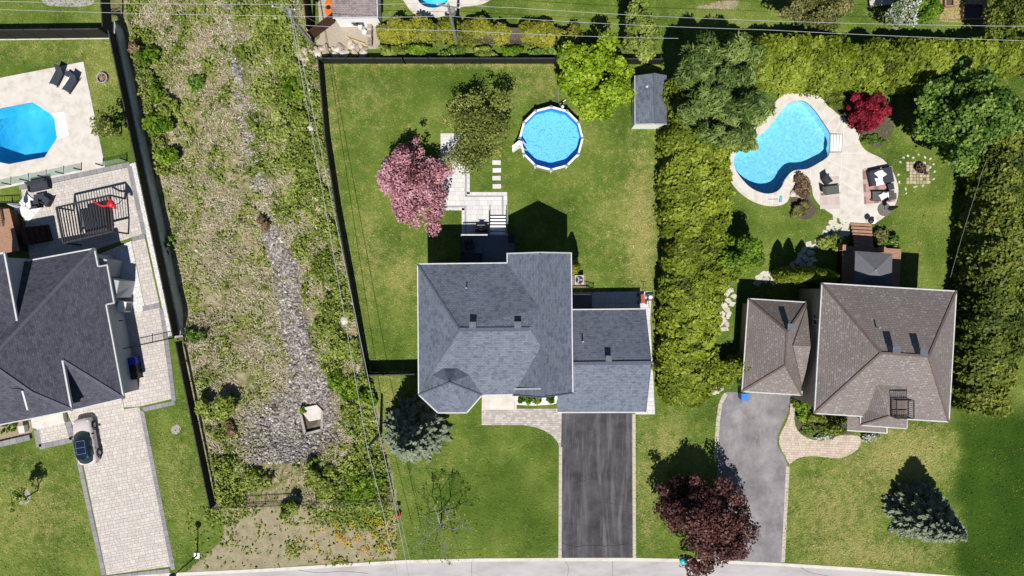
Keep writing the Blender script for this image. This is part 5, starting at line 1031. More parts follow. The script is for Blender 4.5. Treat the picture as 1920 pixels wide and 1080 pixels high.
for i in range(4): MB().beam(P(648 + i * 2, 69 + i * 1.4) + Vector((0, 0, .06 + .05 * i)), P(688 - i * 1, 87 - i) + Vector((0, 0, .06 + .05 * i)), .12, .05).build('board', M['lumber'], yl)
sw = thing('stone_stack', 'stacked stone wall at the right end of the white shed yard', 'stone wall', P(695, 62)); rg = random.Random(8); st_m = tones('stack_stone', (176, 158, 146), (196, 182, 170), (160, 142, 132))
for i in range(8):
    for k in range(3): q = P(695, 40 + i * 6.4); MB().box((q.x + rg.uniform(-.04, .04), q.y, .12 + k * .22), (.42, .3, .2), rg.uniform(-.1, .1), .92).build('stone', rg.choice(st_m), sw)

# ------------------------------------------------------------------ poles, wires, lamp, hydrant
POLE_A, POLE_B, POLE_C = G(587, 83), P(857, 83), G(714, 811)
def pole(label, q, ht, arm=True):
    r = thing('utility_pole', label, 'utility pole', q); MB().tube(q - Vector((0, 0, .3)), q + Vector((0, 0, ht)), .17, .11, 12).build('shaft', M['pole_wood'], r)
    if arm:
        MB().beam(q + Vector((-1.0, .2, ht - .5)), q + Vector((1.0, -.1, ht - .5)), .1, .12).build('cross_arm', M['pole_wood'], r)
        for s in (-.9, 0, .9): MB().lathe(q + Vector((s, .05 - .15 * s, ht - .44)), [(.05, 0), (.07, .08), (.03, .16)], 8).build('insulator', M['white'], r)
        MB().lathe(q + Vector((.28, 0, ht - 1.9)), [(.2, 0), (.22, .1), (.22, .75), (.16, .85)], 12).build('transformer', M['steel'], r)
    return r
pole('grey utility pole with cross arm at the boulder corner', POLE_A, 8.6); pole('grey utility pole behind the yellow green cedar row', POLE_B, 9.0); pole('short dark service pole between the weeds and the blue spruce', POLE_C, 5.8, False)
M['wire'] = mat('pale_cable', (.3, .31, .32), (.4, .41, .42)); M['wire_dark'] = mat('dark_cable', (.03, .03, .03))
def wire(label, pts, r_=.022, sag=.25, mt=None):
    r_ *= .75
    q = [P(*p) for p in pts]; out = []
    for a, b in zip(q[:-1], q[1:]):
        n = 10
        for i in range(n): t_ = i / n; p_ = a.lerp(b, t_); p_.z -= sag * 4 * t_ * (1 - t_); out.append(p_)
    out.append(q[-1]); o = MB().path(out, r_, 5).build('overhead_wire', mt or M['wire']); tag(o, label, 'wire', 'overhead wires')
wire('overhead wire crossing the top edge, highest in the picture', [(-100, 0, 8.2), (541, 8, 8.2), (842, 4, 8.6), (960, 14, 8.4), (1440, 39, 8.3), (2050, 50, 8.2)])
wire('overhead wire crossing below the topmost wire over the yellow green hedge', [(-100, 14, 7.6), (545, 30, 7.6), (845, 30, 8), (960, 34, 7.8), (1440, 56, 7.7), (2050, 80, 7.6)])
wire('short overhead wire ending in the tall tree left of the pine', [(548, 46, 7.2), (850, 57, 7.4), (1272, 72, 7.0)])
wire('overhead wire following the drainage strip, leftmost of the three', [(543, 20, 8.0), (688, 838, 5.7), (752, 1110, 5.9)], .032)
wire('overhead wire following the drainage strip, middle one of the three', [(547, 24, 7.6), (712, 816, 5.4), (772, 1110, 5.6)], .032)
wire('overhead wire over the hydrant, rightmost of the three at the street', [(730, 880, 5.0), (748, 960, 5.0), (782, 1110, 5.1)], .018, .05)
wire('thin overhead wire along the right hedge from the brown roof', [(1782, 520, 5.2), (1835, 345, 5.6), (1850, 300, 5.8)], .014, .1)
wire('guy wire from the corner utility pole down to the brown screen', [(545, 14, 7.8), (596, 44, 1.9)], .02, .02)
lp = thing('street_lamp', 'black street lamp on a white base beside the paver driveway', 'street lamp', P(370, 1041)); q = P(370, 1041)
MB().box((q.x, q.y, .06), (.52, .52, .16)).build('base', M['white'], lp); MB().tube((q.x, q.y, .1), (q.x, q.y, 4.4), .075, .05, 12).build('post', M['black'], lp); MB().lathe((q.x, q.y, 4.35), [(.06, 0), (.2, .06), (.26, .3), (.3, .34), (.28, .42), (.1, .55)], 16).build('lantern', M['black'], lp)
hy = thing('fire_hydrant', 'red fire hydrant with a white marker sign at the lawn edge', 'fire hydrant', P(749, 966)); q = P(749, 964); M['hred'] = mat('hydrant_red', (.45, .01, .02), (.55, .02, .03), rough=.4)
MB().lathe((q.x, q.y, 0), [(.17, 0), (.17, .06), (.12, .08), (.12, .5), (.16, .54), (.13, .64), (.05, .72)], 14).build('barrel', M['hred'], hy)
for s in (-1, 1): MB().tube((q.x + s * .1, q.y, .42), (q.x + s * .22, q.y, .42), .07, n=10).build('outlet', M['hred'], hy)
mk = thing('marker_sign', 'thin post with a tilted white sign board beside the red hydrant', 'sign', P(747, 968)); q = P(747, 968); MB().tube((q.x, q.y, 0), (q.x, q.y, 2.3), .025, n=8).build('post', M['steel'], mk); b_ = MB(); b_.add([(q.x - .24, q.y - .05, 1.75), (q.x + .18, q.y - .07, 1.75), (q.x + .18, q.y + .02, 2.25), (q.x - .24, q.y + .04, 2.25), (q.x - .24, q.y - .03, 1.75), (q.x + .18, q.y - .05, 1.75), (q.x + .18, q.y + .04, 2.25), (q.x - .24, q.y + .06, 2.25)], [(0, 1, 2, 3), (7, 6, 5, 4), (0, 4, 5, 1), (1, 5, 6, 2), (2, 6, 7, 3), (3, 7, 4, 0)]); b_.build('board', M['white'], mk)
q = P(1281.5, 1052.5, 4.6)
tl = thing('garden_ornament', 'round turquoise ornament with a dark cap in the dark red tree crown', 'ornament', (q.x, q.y, 4.2)); MB().lathe((q.x, q.y, 4.2), [(.1, 0), (.28, .12), (.33, .32), (.27, .52), (.1, .62)], 18).build('shell', mat('turquoise_plastic', (.03, .42, .45), (.05, .5, .54), rough=.35), tl, smooth=True); MB().lathe((q.x + .1, q.y + .05, 4.7), [(.16, 0), (.17, .08), (.1, .13)], 14).build('cap', M['black'], tl)
# ------------------------------------------------------------------ vegetation
def nrm(a): return a / (np.linalg.norm(a, axis=1, keepdims=True) + 1e-9)
def leaf_mesh(name, C, Nn, size, tint, mt, parent=None, aspect=1.0, T=None, seed=0, attrs=None, label=None):
    rg = np.random.default_rng(seed); n = len(C); C = np.asarray(C, float); Nn = nrm(np.asarray(Nn, float)); base = BASE[parent.name] if parent is not None else (0, 0, 0)
    t_ = rg.normal(size=(n, 3)) if T is None else np.asarray(T, float); t_ = nrm(t_ - (t_ * Nn).sum(1, keepdims=True) * Nn); b_ = np.cross(Nn, t_)
    s = np.broadcast_to(size, (n,)) * rg.uniform(.55, 1.45, n); a = (t_ * (s * aspect)[:, None]) * .5; b_ = b_ * s[:, None] * .5; sk = a * rg.uniform(-.25, .25, (n, 1)); bend = Nn * (s * rg.uniform(-.18, .05, n))[:, None]
    V = np.stack([C - a + bend, C + b_ + sk, C + a + bend, C - b_ + sk], 1).reshape(-1, 3) - np.array(base)[None]
    me = fast_mesh(name, V, np.arange(4 * n).reshape(n, 4), mt); setattrs(me, {'tint': np.repeat(np.clip(np.broadcast_to(tint, (n,)), 0, 1), 4)})
    if attrs: setattrs(me, {k: np.repeat(v, 4) for k, v in attrs.items()})
    return link_mesh(name, me, parent)
def sph(rg, n, up=0.0):
    d = nrm(rg.normal(size=(n, 3))); d[:, 2] += up; return nrm(d)
def crown_pts(rg, c, r, n, nl=28, lobe=.36, fill=.25):
    c = np.array(c, float); r = np.array(r, float); nb = max(5, int(nl * .36)); d = sph(rg, nb, .1); bc = d * r * rg.uniform(.32, .74, (nb, 1)); br = r.mean() * rg.uniform(.3, .52, nb); kk = rg.integers(nb, size=nl * 2); nl = len(kk)
    lc = c + bc[kk] + sph(rg, nl, .1) * (br[kk] * rg.uniform(.45, .95, nl))[:, None] * r / r.mean(); lr = lobe * .62 * r.mean() * rg.uniform(.5, 1.3, nl)
    k = rg.choice(nl, n, p=lr ** 2 / (lr ** 2).sum()); dd = sph(rg, n, .12); rad = np.where(rg.random(n) < fill, rg.random(n) ** .5, rg.normal(.94, .15, n))
    C = lc[k] + dd * (lr[k] * rad)[:, None] * (r / r.mean()); Nn = dd * .8 + np.array([0, 0, .55]) + rg.normal(size=(n, 3)) * .45
    tint = np.clip(.5 + .2 * rg.normal(size=n) + (rg.normal(size=nl) * .17)[k], 0, 1); return C, Nn, tint
def limbs(root, base, top, r0, ends, mt, seed=0, name='trunk'):
    rg = np.random.default_rng(seed); mb = MB(); b = Vector(base); t_ = Vector(top); n = 5; pts = [b.lerp(t_, i / n) + Vector((rg.normal() * .05, rg.normal() * .05, 0)) * (0 < i < n) for i in range(n + 1)]
    for i in range(n): mb.tube(pts[i], pts[i + 1], r0 * (1 - .7 * i / n), r0 * (1 - .7 * (i + 1) / n), 9, False)
    for e_ in ends:
        s = pts[int(rg.integers(2, n))]; e_ = Vector(e_); m_ = s.lerp(e_, .5) + Vector((0, 0, .15)); r1 = r0 * .42; mb.tube(s, m_, r1, r1 * .6, 6, False); mb.tube(m_, e_, r1 * .6, r1 * .18, 6, False)
    return mb.build(name, mt, root, smooth=True)
def tree(name, label, px, py, rpx, ht, zc, mt, n, size, seed, rz=None, nl=28, lobe=.36, bark=None, ry=None, group=None, fill=.25, cat='tree', aspect=1.0):
    """crown centre seen at (px, py) at height zc"""
    n = int(n * 1.9); size = size * .78; nl = int(nl * 1.35)
    rg = np.random.default_rng(seed); c = P(px, py, zc); k = (1 - zc / HC) / 20; rx = rpx * k * .86; ry_ = (ry or rpx) * k * .86; rz = rz or (ht - zc) / .95
    g = float(gz(c.x, c.y)); root = thing(name, label, cat, (c.x, c.y, g), group=group); C, Nn, ti = crown_pts(rg, c, (rx, ry_, rz), n, nl, lobe, fill)
    C[:, 2] = np.maximum(C[:, 2], g + .06); ends = [C[i] for i in rg.choice(n, 9)]
    limbs(root, (c.x, c.y, g - .1), (c.x, c.y, zc + rz * .3), max(.04, ht * .022), ends, bark or M['bark'], seed); leaf_mesh('crown', C, Nn, size, ti, mt, root, seed=seed, aspect=aspect); return root
def shrub(label, px, py, rpx, ht, mt, n, size, seed, ry=None, name='shrub', cat='shrub', group=None, nl=12, lobe=.5, aspect=1.0):
    rg = np.random.default_rng(seed); g = G(px, py).z; c = P(px, py, g + ht * .45); k = 1 / 20; r = (rpx * k * .98, (ry or rpx) * k * .98, ht * .52); root = thing(name, label, cat, (c.x, c.y, g), group=group)
    C, Nn, ti = crown_pts(rg, c, r, n, nl, lobe, .2); C[:, 2] = np.maximum(C[:, 2], g + .05); mb = MB()
    for i in range(6): e_ = C[rg.integers(n)]; mb.tube((c.x, c.y, g - .05), Vector(e_), .03, .008, 5, False)
    mb.build('stem', M['bark'], root); leaf_mesh('foliage', C, Nn, size, ti, mt, root, seed=seed, aspect=aspect); return root
def conifer(name, label, bx, by, ht, Rb, mt, seed, levels=26, dens=1.35, size=.2, base_z=0.0, flare=.8, cat='tree'):
    rg = np.random.default_rng(seed); b = P(bx, by); root = thing(name, label, cat, (b.x, b.y, 0)); C, Nn, T, ti = [], [], [], []; twig = MB(); tr = MB().tube((b.x, b.y, -.1), (b.x, b.y, ht), .16, .02, 9, False)
    for l in range(levels):
        f = (l + .3) / levels; z = .25 + (ht - .3) * f; L = Rb * (1 - f) ** flare + .08; nb = max(5, int(11 * (1 - f) + 5)); a0 = rg.random() * 6.28
        for k in range(nb):
            a = a0 + 6.283 * k / nb + rg.normal() * .16; Lb = L * rg.uniform(.8, 1.08); d = np.array([math.cos(a), math.sin(a), 0]); side = np.array([-d[1], d[0], 0]); ns_ = max(4, int(Lb * 7 * dens)); s = np.linspace(.12, 1, ns_)
            if k % 2 == 0: twig.tube((b.x, b.y, z), (b.x + d[0] * Lb * .9, b.y + d[1] * Lb * .9, z - .12 * Lb + .1), .02, .006, 4, False)
            for q in (-1, 0, 1, -.5, .5):
                off = q * (1 - s) * Lb * .34 + rg.normal(size=ns_) * .04; p_ = np.array([b.x, b.y, z]) + d * (s * Lb)[:, None] + side * off[:, None]; p_[:, 2] += -.16 * Lb * s + .12 * Lb * s ** 3 + rg.normal(size=ns_) * .04 - abs(q) * .04
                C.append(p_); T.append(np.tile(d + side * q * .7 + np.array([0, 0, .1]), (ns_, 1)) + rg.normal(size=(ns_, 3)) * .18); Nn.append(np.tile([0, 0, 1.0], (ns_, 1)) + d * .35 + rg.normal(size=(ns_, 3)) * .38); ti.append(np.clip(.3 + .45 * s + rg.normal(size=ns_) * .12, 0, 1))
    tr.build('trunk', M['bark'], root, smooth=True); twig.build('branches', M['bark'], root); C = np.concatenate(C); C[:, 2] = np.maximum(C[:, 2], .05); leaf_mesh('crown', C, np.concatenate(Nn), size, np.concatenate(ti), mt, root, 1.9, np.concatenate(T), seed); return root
def hedge(label, pts, n, mt, seed, size=.22, name='hedge', spacing=.8, boxy=.55, cat='hedge', lump=.3):
    """pts: (px, py, half width m, height m) along the base; one plant every spacing metres"""
    n = int(n * 1.35); size *= .85; rg = np.random.default_rng(seed); q = np.array([[*P(a, b)[:2], w_, h_] for a, b, w_, h_ in pts]); sl = np.r_[0, np.cumsum(np.hypot(*np.diff(q[:, :2], axis=0).T))]; root = thing(name, label, cat, (q[:, 0].mean(), q[:, 1].mean(), 0))
    s = rg.uniform(-.3, sl[-1] + .3, n); sc = np.clip(s, 0, sl[-1]); at = lambda i: np.interp(sc, sl, q[:, i]); x, y, hw, hh = at(0), at(1), at(2), at(3); e_ = .05
    dx = np.interp(np.minimum(sc + .4, sl[-1]), sl, q[:, 0]) - np.interp(np.maximum(sc - .4, 0), sl, q[:, 0]); dy = np.interp(np.minimum(sc + .4, sl[-1]), sl, q[:, 1]) - np.interp(np.maximum(sc - .4, 0), sl, q[:, 1]); L = np.hypot(dx, dy) + 1e-6; dx /= L; dy /= L
    tp = rg.random(n) < .66; v_ = rg.uniform(-1, 1, n); w1 = rg.random(n); ux = np.where(tp, v_, np.sign(v_) * (1 - w1 ** 3.5) ** .4); uz = np.where(tp, (1 - np.abs(v_) ** 3.5) ** .4, w1)
    ph = rg.random(8) * 6.28; U = np.where(tp, v_ * hw, np.sign(v_) * (hw + (1 - w1) * hh * .5)); nc = int(sl[-1] * hw.mean() * 2 * 1.15); cs_, cu = rg.uniform(0, sl[-1], nc), rg.uniform(-1.4, 1.4, nc) * hw.mean(); cr = rg.uniform(.4, .95, nc) * spacing; ct = rg.normal(size=nc); best = np.full(n, 9.0); bi = np.zeros(n, int)
    for q_ in range(nc):
        d_ = np.hypot(s - cs_[q_], U - cu[q_]) / cr[q_]; w_ = d_ < best; best[w_] = d_[w_]; bi[w_] = q_
    lum = np.clip(1.25 - best ** 2 * .9, -1.3, 1.3) + .25 * rg.normal(size=n) + .35 * np.sin(s * .8 + ph[4]); ctint = ct[bi]
    dep = np.where(rg.random(n) < .25, rg.uniform(.72, 1, n), rg.uniform(.97, 1.03, n)); k = (1 + lump * .28 * lum) * dep; over = np.clip(np.abs(s - sc), 0, .3)
    off = ux * hw * k; z = np.maximum(.1, hh * uz * (1 + lump * .16 * lum) * dep); C = np.stack([x - dy * off + dx * (s - sc), y + dx * off + dy * (s - sc), z], 1)
    Nn = np.stack([-dy * ux, dx * ux, .35 + uz], 1) + rg.normal(size=(n, 3)) * .5; ti = np.clip(.48 + .05 * lum + .14 * ctint + .15 * rg.normal(size=n) + .12 * np.sin(s * .45 + ph[6]), 0, 1)
    cm = MB(); m_ = 24; ring = []
    for i in range(m_ + 1):
        ss = sl[-1] * i / m_; g = lambda k_: float(np.interp(ss, sl, q[:, k_])); ax = float(np.interp(min(ss + .4, sl[-1]), sl, q[:, 0]) - np.interp(max(ss - .4, 0), sl, q[:, 0])); ay = float(np.interp(min(ss + .4, sl[-1]), sl, q[:, 1]) - np.interp(max(ss - .4, 0), sl, q[:, 1])); l = math.hypot(ax, ay) + 1e-6
        for u, v in ((-.7, 0), (-.72, .6), (-.5, .8), (.5, .8), (.72, .6), (.7, 0)): cm.v.append((g(0) - ay / l * u * g(2), g(1) + ax / l * u * g(2), v * g(3)))
    for i in range(m_):
        for k_ in range(5): cm.f.append((i * 6 + k_, i * 6 + k_ + 1, i * 6 + 7 + k_, i * 6 + 6 + k_))
    cm.m = [0] * len(cm.f); cm.build('light_block_core', M['bark'], root)  # added dark shell inside the hedge, blocks light and view through the leaves
    for i in range(int(sl[-1] / spacing / 2)):
        ss = (i + .5) * spacing * 2; a, b_ = float(np.interp(ss, sl, q[:, 0])), float(np.interp(ss, sl, q[:, 1])); MB().tube((a, b_, -.1), (a, b_, float(np.interp(ss, sl, q[:, 3])) * .7), .07, .03, 6, False).build('trunk', M['bark'], root)
    leaf_mesh('foliage', C, Nn, size, ti, mt, root, 1.7, None, seed); return root
g3 = lambda a, b, c: [(.1, lin(*a)), (.5, lin(*[x * 1.04 for x in b])), (.9, lin(*[x * 1.06 for x in c]))]
LM = dict(
    lime=leafmat('lime_leaves', g3((96, 128, 14), (142, 172, 30), (178, 200, 60)), .3), olive=leafmat('olive_leaves', g3((84, 96, 34), (122, 132, 56), (156, 162, 84)), .25),
    pink=leafmat('pink_blossom', [(.05, lin(104, 64, 58)), (.3, lin(184, 118, 130)), (.6, lin(220, 160, 172)), (.9, lin(238, 192, 200))], .2), cedar=leafmat('cedar_sprays', g3((88, 96, 22), (122, 141, 32), (164, 177, 62)), .27),
    cedar_y=leafmat('yellow_cedar_sprays', g3((84, 94, 16), (132, 138, 36), (168, 162, 58)), .22), cedar_d=leafmat('dark_cedar_sprays', g3((58, 76, 18), (98, 114, 34), (142, 150, 60)), .22),
    spruce=leafmat('blue_spruce_needles', g3((54, 67, 54), (100, 115, 92), (146, 155, 126)), .08), pine=leafmat('pine_needles', g3((58, 82, 32), (100, 124, 54), (144, 160, 84)), .16),
    maroon=leafmat('maroon_leaves', g3((50, 26, 28), (90, 55, 52), (134, 92, 82)), .2), red=leafmat('crimson_leaves', g3((92, 8, 26), (146, 22, 48), (182, 50, 72)), .3),
    green=leafmat('green_leaves', g3((56, 86, 24), (98, 132, 44), (146, 172, 82)), .27), fresh=leafmat('fresh_green_leaves', g3((70, 106, 14), (108, 144, 28), (150, 176, 58)), .3),
    dull=leafmat('dull_green_leaves', g3((72, 80, 34), (112, 114, 58), (152, 146, 92)), .2), brown=leafmat('brown_twigs', g3((84, 66, 46), (128, 104, 78), (164, 142, 112)), .1),
    white=leafmat('white_petals', [(.25, lin(104, 128, 66)), (.5, lin(176, 188, 150)), (.75, lin(238, 240, 234))], .25), yellow=leafmat('yellow_flowers', [(.1, lin(196, 150, 8)), (.9, lin(240, 206, 30))], .2),
    straw=leafmat('dry_straw', g3((150, 138, 110), (192, 180, 150), (222, 212, 188)), .1), weed=leafmat('weed_leaves', g3((92, 114, 34), (138, 157, 60), (178, 188, 100)), .3))
tree('maple_tree', 'lime green leafy tree left of the small white shed', 1116, 147, 88, 7, 4.2, LM['lime'], 11000, .3, 1, nl=40, lobe=.3)
tree('garden_tree', 'olive green loose crowned tree between the blossom tree and the round pool', 902, 242, 98, 5.6, 3.6, LM['olive'], 8000, .2, 2, rz=1.9, nl=34, lobe=.3)
tree('crabapple_tree', 'pink blossoming tree on the main lawn beside the white terrace', 775, 344, 76, 5, 3.0, LM['pink'], 11000, .22, 3, ry=108, nl=44, lobe=.3)
conifer('spruce_tree', 'blue grey spruce beside the service pole and the turret', 784, 800, 10.0, 3.0, LM['spruce'], 4, 34)
conifer('spruce_tree', 'lone blue spruce on the front lawn of the brown roofed house', 1710, 953, 7.7, 2.75, LM['spruce'], 5, 26)
tree('maple_tree', 'dark red leafy tree between the two driveways at the street', 1313, 972, 116, 6.6, 3.6, LM['maroon'], 15500, .26, 16, nl=54, lobe=.27, ry=124)
tree('pine_tree', 'large dark green pine at the hedge corner above the kidney pool', 1360, 168, 126, 10.5, 6.0, LM['pine'], 19000, .17, 7, nl=60, lobe=.22, aspect=4.5)
tree('japanese_maple', 'crimson leafy small tree beside the kidney pool', 1629, 207, 49, 3.6, 2.2, LM['red'], 6000, .19, 8, nl=30, lobe=.3)
tree('shade_tree', 'large dense green tree in the upper right corner yard', 1816, 216, 124, 9.0, 5.2, LM['green'], 17000, .32, 9, nl=60, lobe=.24)
tree('garden_tree', 'bright green round tree growing out of the middle hedge', 1386, 472, 62, 5.5, 3.4, LM['fresh'], 8000, .24, 10, nl=24, lobe=.34)
tree('young_tree', 'sparse yellow green young tree behind the octagonal pool', 196, 238, 36, 3.8, 2.6, LM['olive'], 700, .22, 11, nl=14)
tree('young_tree', 'thin sapling in a mulch patch on the lower left lawn', 36, 935, 26, 3.2, 2.4, LM['weed'], 380, .2, 12, nl=12)
tree('tall_tree', 'tall shaggy green tree above the shed, crossed by the wires', 1196, 62, 50, 6.5, 4.2, LM['weed'], 7000, .24, 13, ry=62, nl=30)
tree('garden_tree', 'broad brownish green tree at the top edge above the hedge', 1528, 16, 96, 6.5, 4.0, LM['dull'], 10000, .22, 14, ry=52, nl=44, lobe=.28)
tree('blossom_tree', 'white blossoming tree at the top edge right of the bench', 1692, 22, 46, 4.5, 3.0, LM['white'], 1800, .2, 15, nl=20); tree('garden_tree', 'fresh green shrubby tree beside the white blossom at the top edge', 1722, 14, 46, 4.2, 2.8, LM['fresh'], 4500, .22, 16, nl=20)
tree('garden_tree', 'dark green tree in the far top right corner', 1892, 18, 56, 6, 3.8, LM['cedar_d'], 7000, .22, 17, nl=26); tree('garden_tree', 'small grey green tree between the wires at the top right', 1868, 62, 34, 3.5, 2.2, LM['green'], 3000, .2, 18, nl=16)
# bare tree with twigs
def bare_tree(label, px, py, ht, spread, seed, leafn=350):
    rg = random.Random(seed); b = P(px, py); root = thing('bare_tree', label, 'tree', b); mb = MB(); tips = []
    def grow(p, d, L, r, k):
        e_ = p + d * L; mb.tube(p, e_, r, r * .62, 6 if k < 2 else 4, False)
        if k >= 4: tips.append(e_); return
        for i in range(3 if k else 7):
            a = rg.uniform(0, 6.28) if k else 6.28 * i / 7 + rg.uniform(-.3, .3); nd = (d * (.75 if k else .5) + Vector((math.cos(a), math.sin(a), rg.uniform(.0, .5))) * (.62 if k else .95)).normalized(); grow(e_, nd, L * rg.uniform(.6, .78) if k else spread * rg.uniform(.34, .44), r * .58, k + 1)
    grow(b, Vector((0, 0, 1)), ht * .3, .09, 0); mb.build('branches', M['grey_bark'], root); r2 = np.random.default_rng(seed); T_ = np.array([tips[i] for i in r2.integers(len(tips), size=leafn)]) + r2.normal(size=(leafn, 3)) * .1
    leaf_mesh('crown', T_, r2.normal(size=(leafn, 3)) + [0, 0, .7], .12, r2.random(leafn), LM['weed'], root, seed=seed)
bare_tree('nearly leafless grey tree on the front lawn of the turret house', 828, 974, 4.6, 3.9, 4, 500)
# hedges
tree('garden_tree', 'olive green bushy tree below the pine on the hedge', 1330, 262, 52, 5.2, 3.6, LM['cedar'], 6000, .24, 19, nl=24)
tree('garden_tree', 'green bushy tree hanging over the left end of the kidney pool', 1392, 258, 44, 4.6, 3.2, LM['weed'], 3600, .22, 20, nl=20, ry=34)
hedge('tall cedar hedge between the turret house and the brown roofed house', [(1292, 168, 2.8, 4.2), (1294, 230, 2.85, 4.3), (1293, 330, 3.0, 4.3), (1292, 430, 2.8, 4.2), (1288, 520, 2.55, 4.1), (1283, 610, 2.6, 4.0), (1279, 690, 2.4, 3.8), (1273, 745, 2.0, 3.4)], 34000, LM['cedar'], 21, .24, lump=.4)
tree('garden_tree', 'dark green bushy tree above the flagstone strip at the hedge', 1352, 520, 40, 4.6, 3.0, LM['cedar'], 4500, .24, 70, nl=20)
shrub('rounded cedar at the lower end of the middle hedge by the grey driveway', 1374, 697, 60, 3.2, LM['cedar'], 9000, .2, 22, ry=44, name='cedar_shrub')
hedge('yellow green cedar hedge along the back of the kidney pool yard', [(1335, 128, 1.9, 4.2), (1450, 132, 2.3, 4.2), (1560, 138, 2.35, 4.1), (1660, 136, 2.1, 4.0), (1760, 128, 1.7, 3.9), (1850, 120, 1.5, 3.7), (1960, 118, 1.4, 3.7)], 32000, LM['cedar'], 23, .24, lump=.4)
hedge('dark cedar hedge along the right edge of the picture', [(1842, 268, 1.7, 4.6), (1834, 330, 2.0, 5.0), (1830, 400, 2.0, 5.1), (1823, 500, 2.0, 5.2), (1813, 600, 2.1, 5.0), (1806, 690, 2.1, 4.6), (1799, 758, 2.0, 4.2)], 30000, LM['cedar_d'], 24, .24, lump=.55, spacing=1.0)
hedge('low yellow green cedar row between the utility pole and the tall tree', [(718, 66, .75, 1.9), (800, 66, .85, 2.0), (900, 70, .85, 2.0), (1000, 73, .8, 1.9), (1080, 76, .75, 1.8)], 9000, LM['cedar_y'], 25, .2, lump=1.3, spacing=.9)
for i, (px, l) in enumerate(((735, 'leftmost, by the gravel yard'), (790, 'second from the gravel yard'), (845, 'at the foot of the utility pole'), (905, 'just right of the utility pole'), (960, 'above the back fence middle'), (1020, 'nearest the lime green tree'))): shrub('low green bush behind the back fence, ' + l, px, 97, 32, 1.2, LM[('weed', 'fresh', 'green')[i % 3]], 1900, .2, 30 + i, ry=14, group='bushes behind the back fence')
shrub('large dark green bush in front of the brown roofed house', 1556, 792, 40, 1.7, LM['cedar_d'], 4500, .2, 41, ry=24); shrub('bright green bush between garage and porch of the brown house', 1506, 772, 20, 1.1, LM['fresh'], 1500, .2, 42, ry=26)
shrub('white flowering shrub at the beige walkway bend', 1550, 818, 28, .7, LM['white'], 1300, .16, 43, ry=9); shrub('white flowering shrub right of the porch of the brown house', 1631, 820, 18, .6, LM['white'], 700, .16, 44, ry=8); shrub('small dark groundcover plant at the inner bend of the beige walkway', 1512, 806, 16, .4, LM['green'], 500, .15, 45, ry=12)
shrub('dry brown ornamental grass beside the kidney pool deck', 1506, 346, 20, .8, LM['brown'], 1300, .12, 46, aspect=3.0, ry=22, name='ornamental_grass', cat='plant'); shrub('brownish green twiggy shrub below the dry grass by the pool', 1506, 392, 22, .9, LM['dull'], 1300, .14, 47, aspect=2.0, ry=18)
shrub('leafy green shrub left of the cedar stairs', 1556, 457, 26, 1.2, LM['weed'], 2000, .18, 48, ry=20); shrub('reddish green shrub right of the cedar stairs', 1652, 446, 20, 1.0, LM['dull'], 1200, .17, 49); shrub('green shrub beside the gazebo right corner', 1668, 466, 24, 1.1, LM['green'], 1600, .18, 50)
shrub('green plants at the foot of the crimson tree', 1640, 262, 22, .6, LM['green'], 900, .16, 51, ry=10); shrub('dull green juniper between the kidney pool and crimson tree', 1565, 188, 32, 1.1, LM['cedar_d'], 2600, .18, 52, ry=20)
def column(label, px, py, rm, ht, mt, n, seed, group=None):
    """upright cedar whose top is seen at (px, py)"""
    rg = np.random.default_rng(seed); q = P(px, py, ht); root = thing('columnar_cedar', label, 'cedar', (q.x, q.y, 0), group=group); z = ht * rg.random(n) ** .8; a = rg.random(n) * 6.283; pr = rm * np.minimum(1, 1.5 * (1 - z / ht) ** .6) * np.minimum(1, .55 + z); r_ = pr * np.where(rg.random(n) < .2, rg.random(n), rg.normal(1, .1, n))
    MB().tube((q.x, q.y, -.1), (q.x, q.y, ht * .9), .08, .02, 7, False).build('trunk', M['bark'], root)
    leaf_mesh('foliage', np.stack([q.x + r_ * np.cos(a), q.y + r_ * np.sin(a), z + .05], 1), np.stack([np.cos(a), np.sin(a), np.full(n, .5)], 1) + rg.normal(size=(n, 3)) * .4, .16, rg.normal(.5, .16, n), mt, root, 1.5, None, seed)
for i, (px, py, h_, l) in enumerate(((1500, 514, 5.2, 'leftmost of the row'), (1524, 513, 5.4, 'second from the left'), (1547, 512, 5.0, 'third from the left'), (1571, 518, 4.6, 'rightmost of the row'))): column('upright cedar in the shade behind the brown roof, ' + l, px, py, .62, h_, LM['cedar'], 2600, 60 + i, 'upright cedars behind the brown house')
column('tall narrow yellow green cedar at the back corner of the turret house', 1080, 499, .55, 5.3, LM['cedar_y'], 2600, 66)
shrub('low cedar behind the link roof of the brown house', 1512, 534, 26, 1.2, LM['cedar'], 1200, .17, 65, ry=8)
fb = thing('flower_bed', 'white gravel bed against the front wall of the turret house', 'flower bed', P(1005, 752)); MB().prism(PL(smooth([(968, 738), (1042, 738), (1043, 752), (1036, 758), (970, 759)], 2)), -.05, .05).build('gravel', mat('bright_white_gravel', (.66, .66, .65), (.82, .82, .81), 20, bmp=.5), fb)
for px, l, m_ in ((978, 'dark green hosta nearest the front steps', 'green'), (992, 'bright green hosta second from the front steps', 'fresh'), (1008, 'small pale plant in the middle of the front gravel bed', 'weed'), (1032, 'green hosta nearest the garage in the front gravel bed', 'green')): shrub(l, px, 748, 8, .5, LM[m_], 160, .26, px, name='hosta', cat='plant', aspect=2.2)
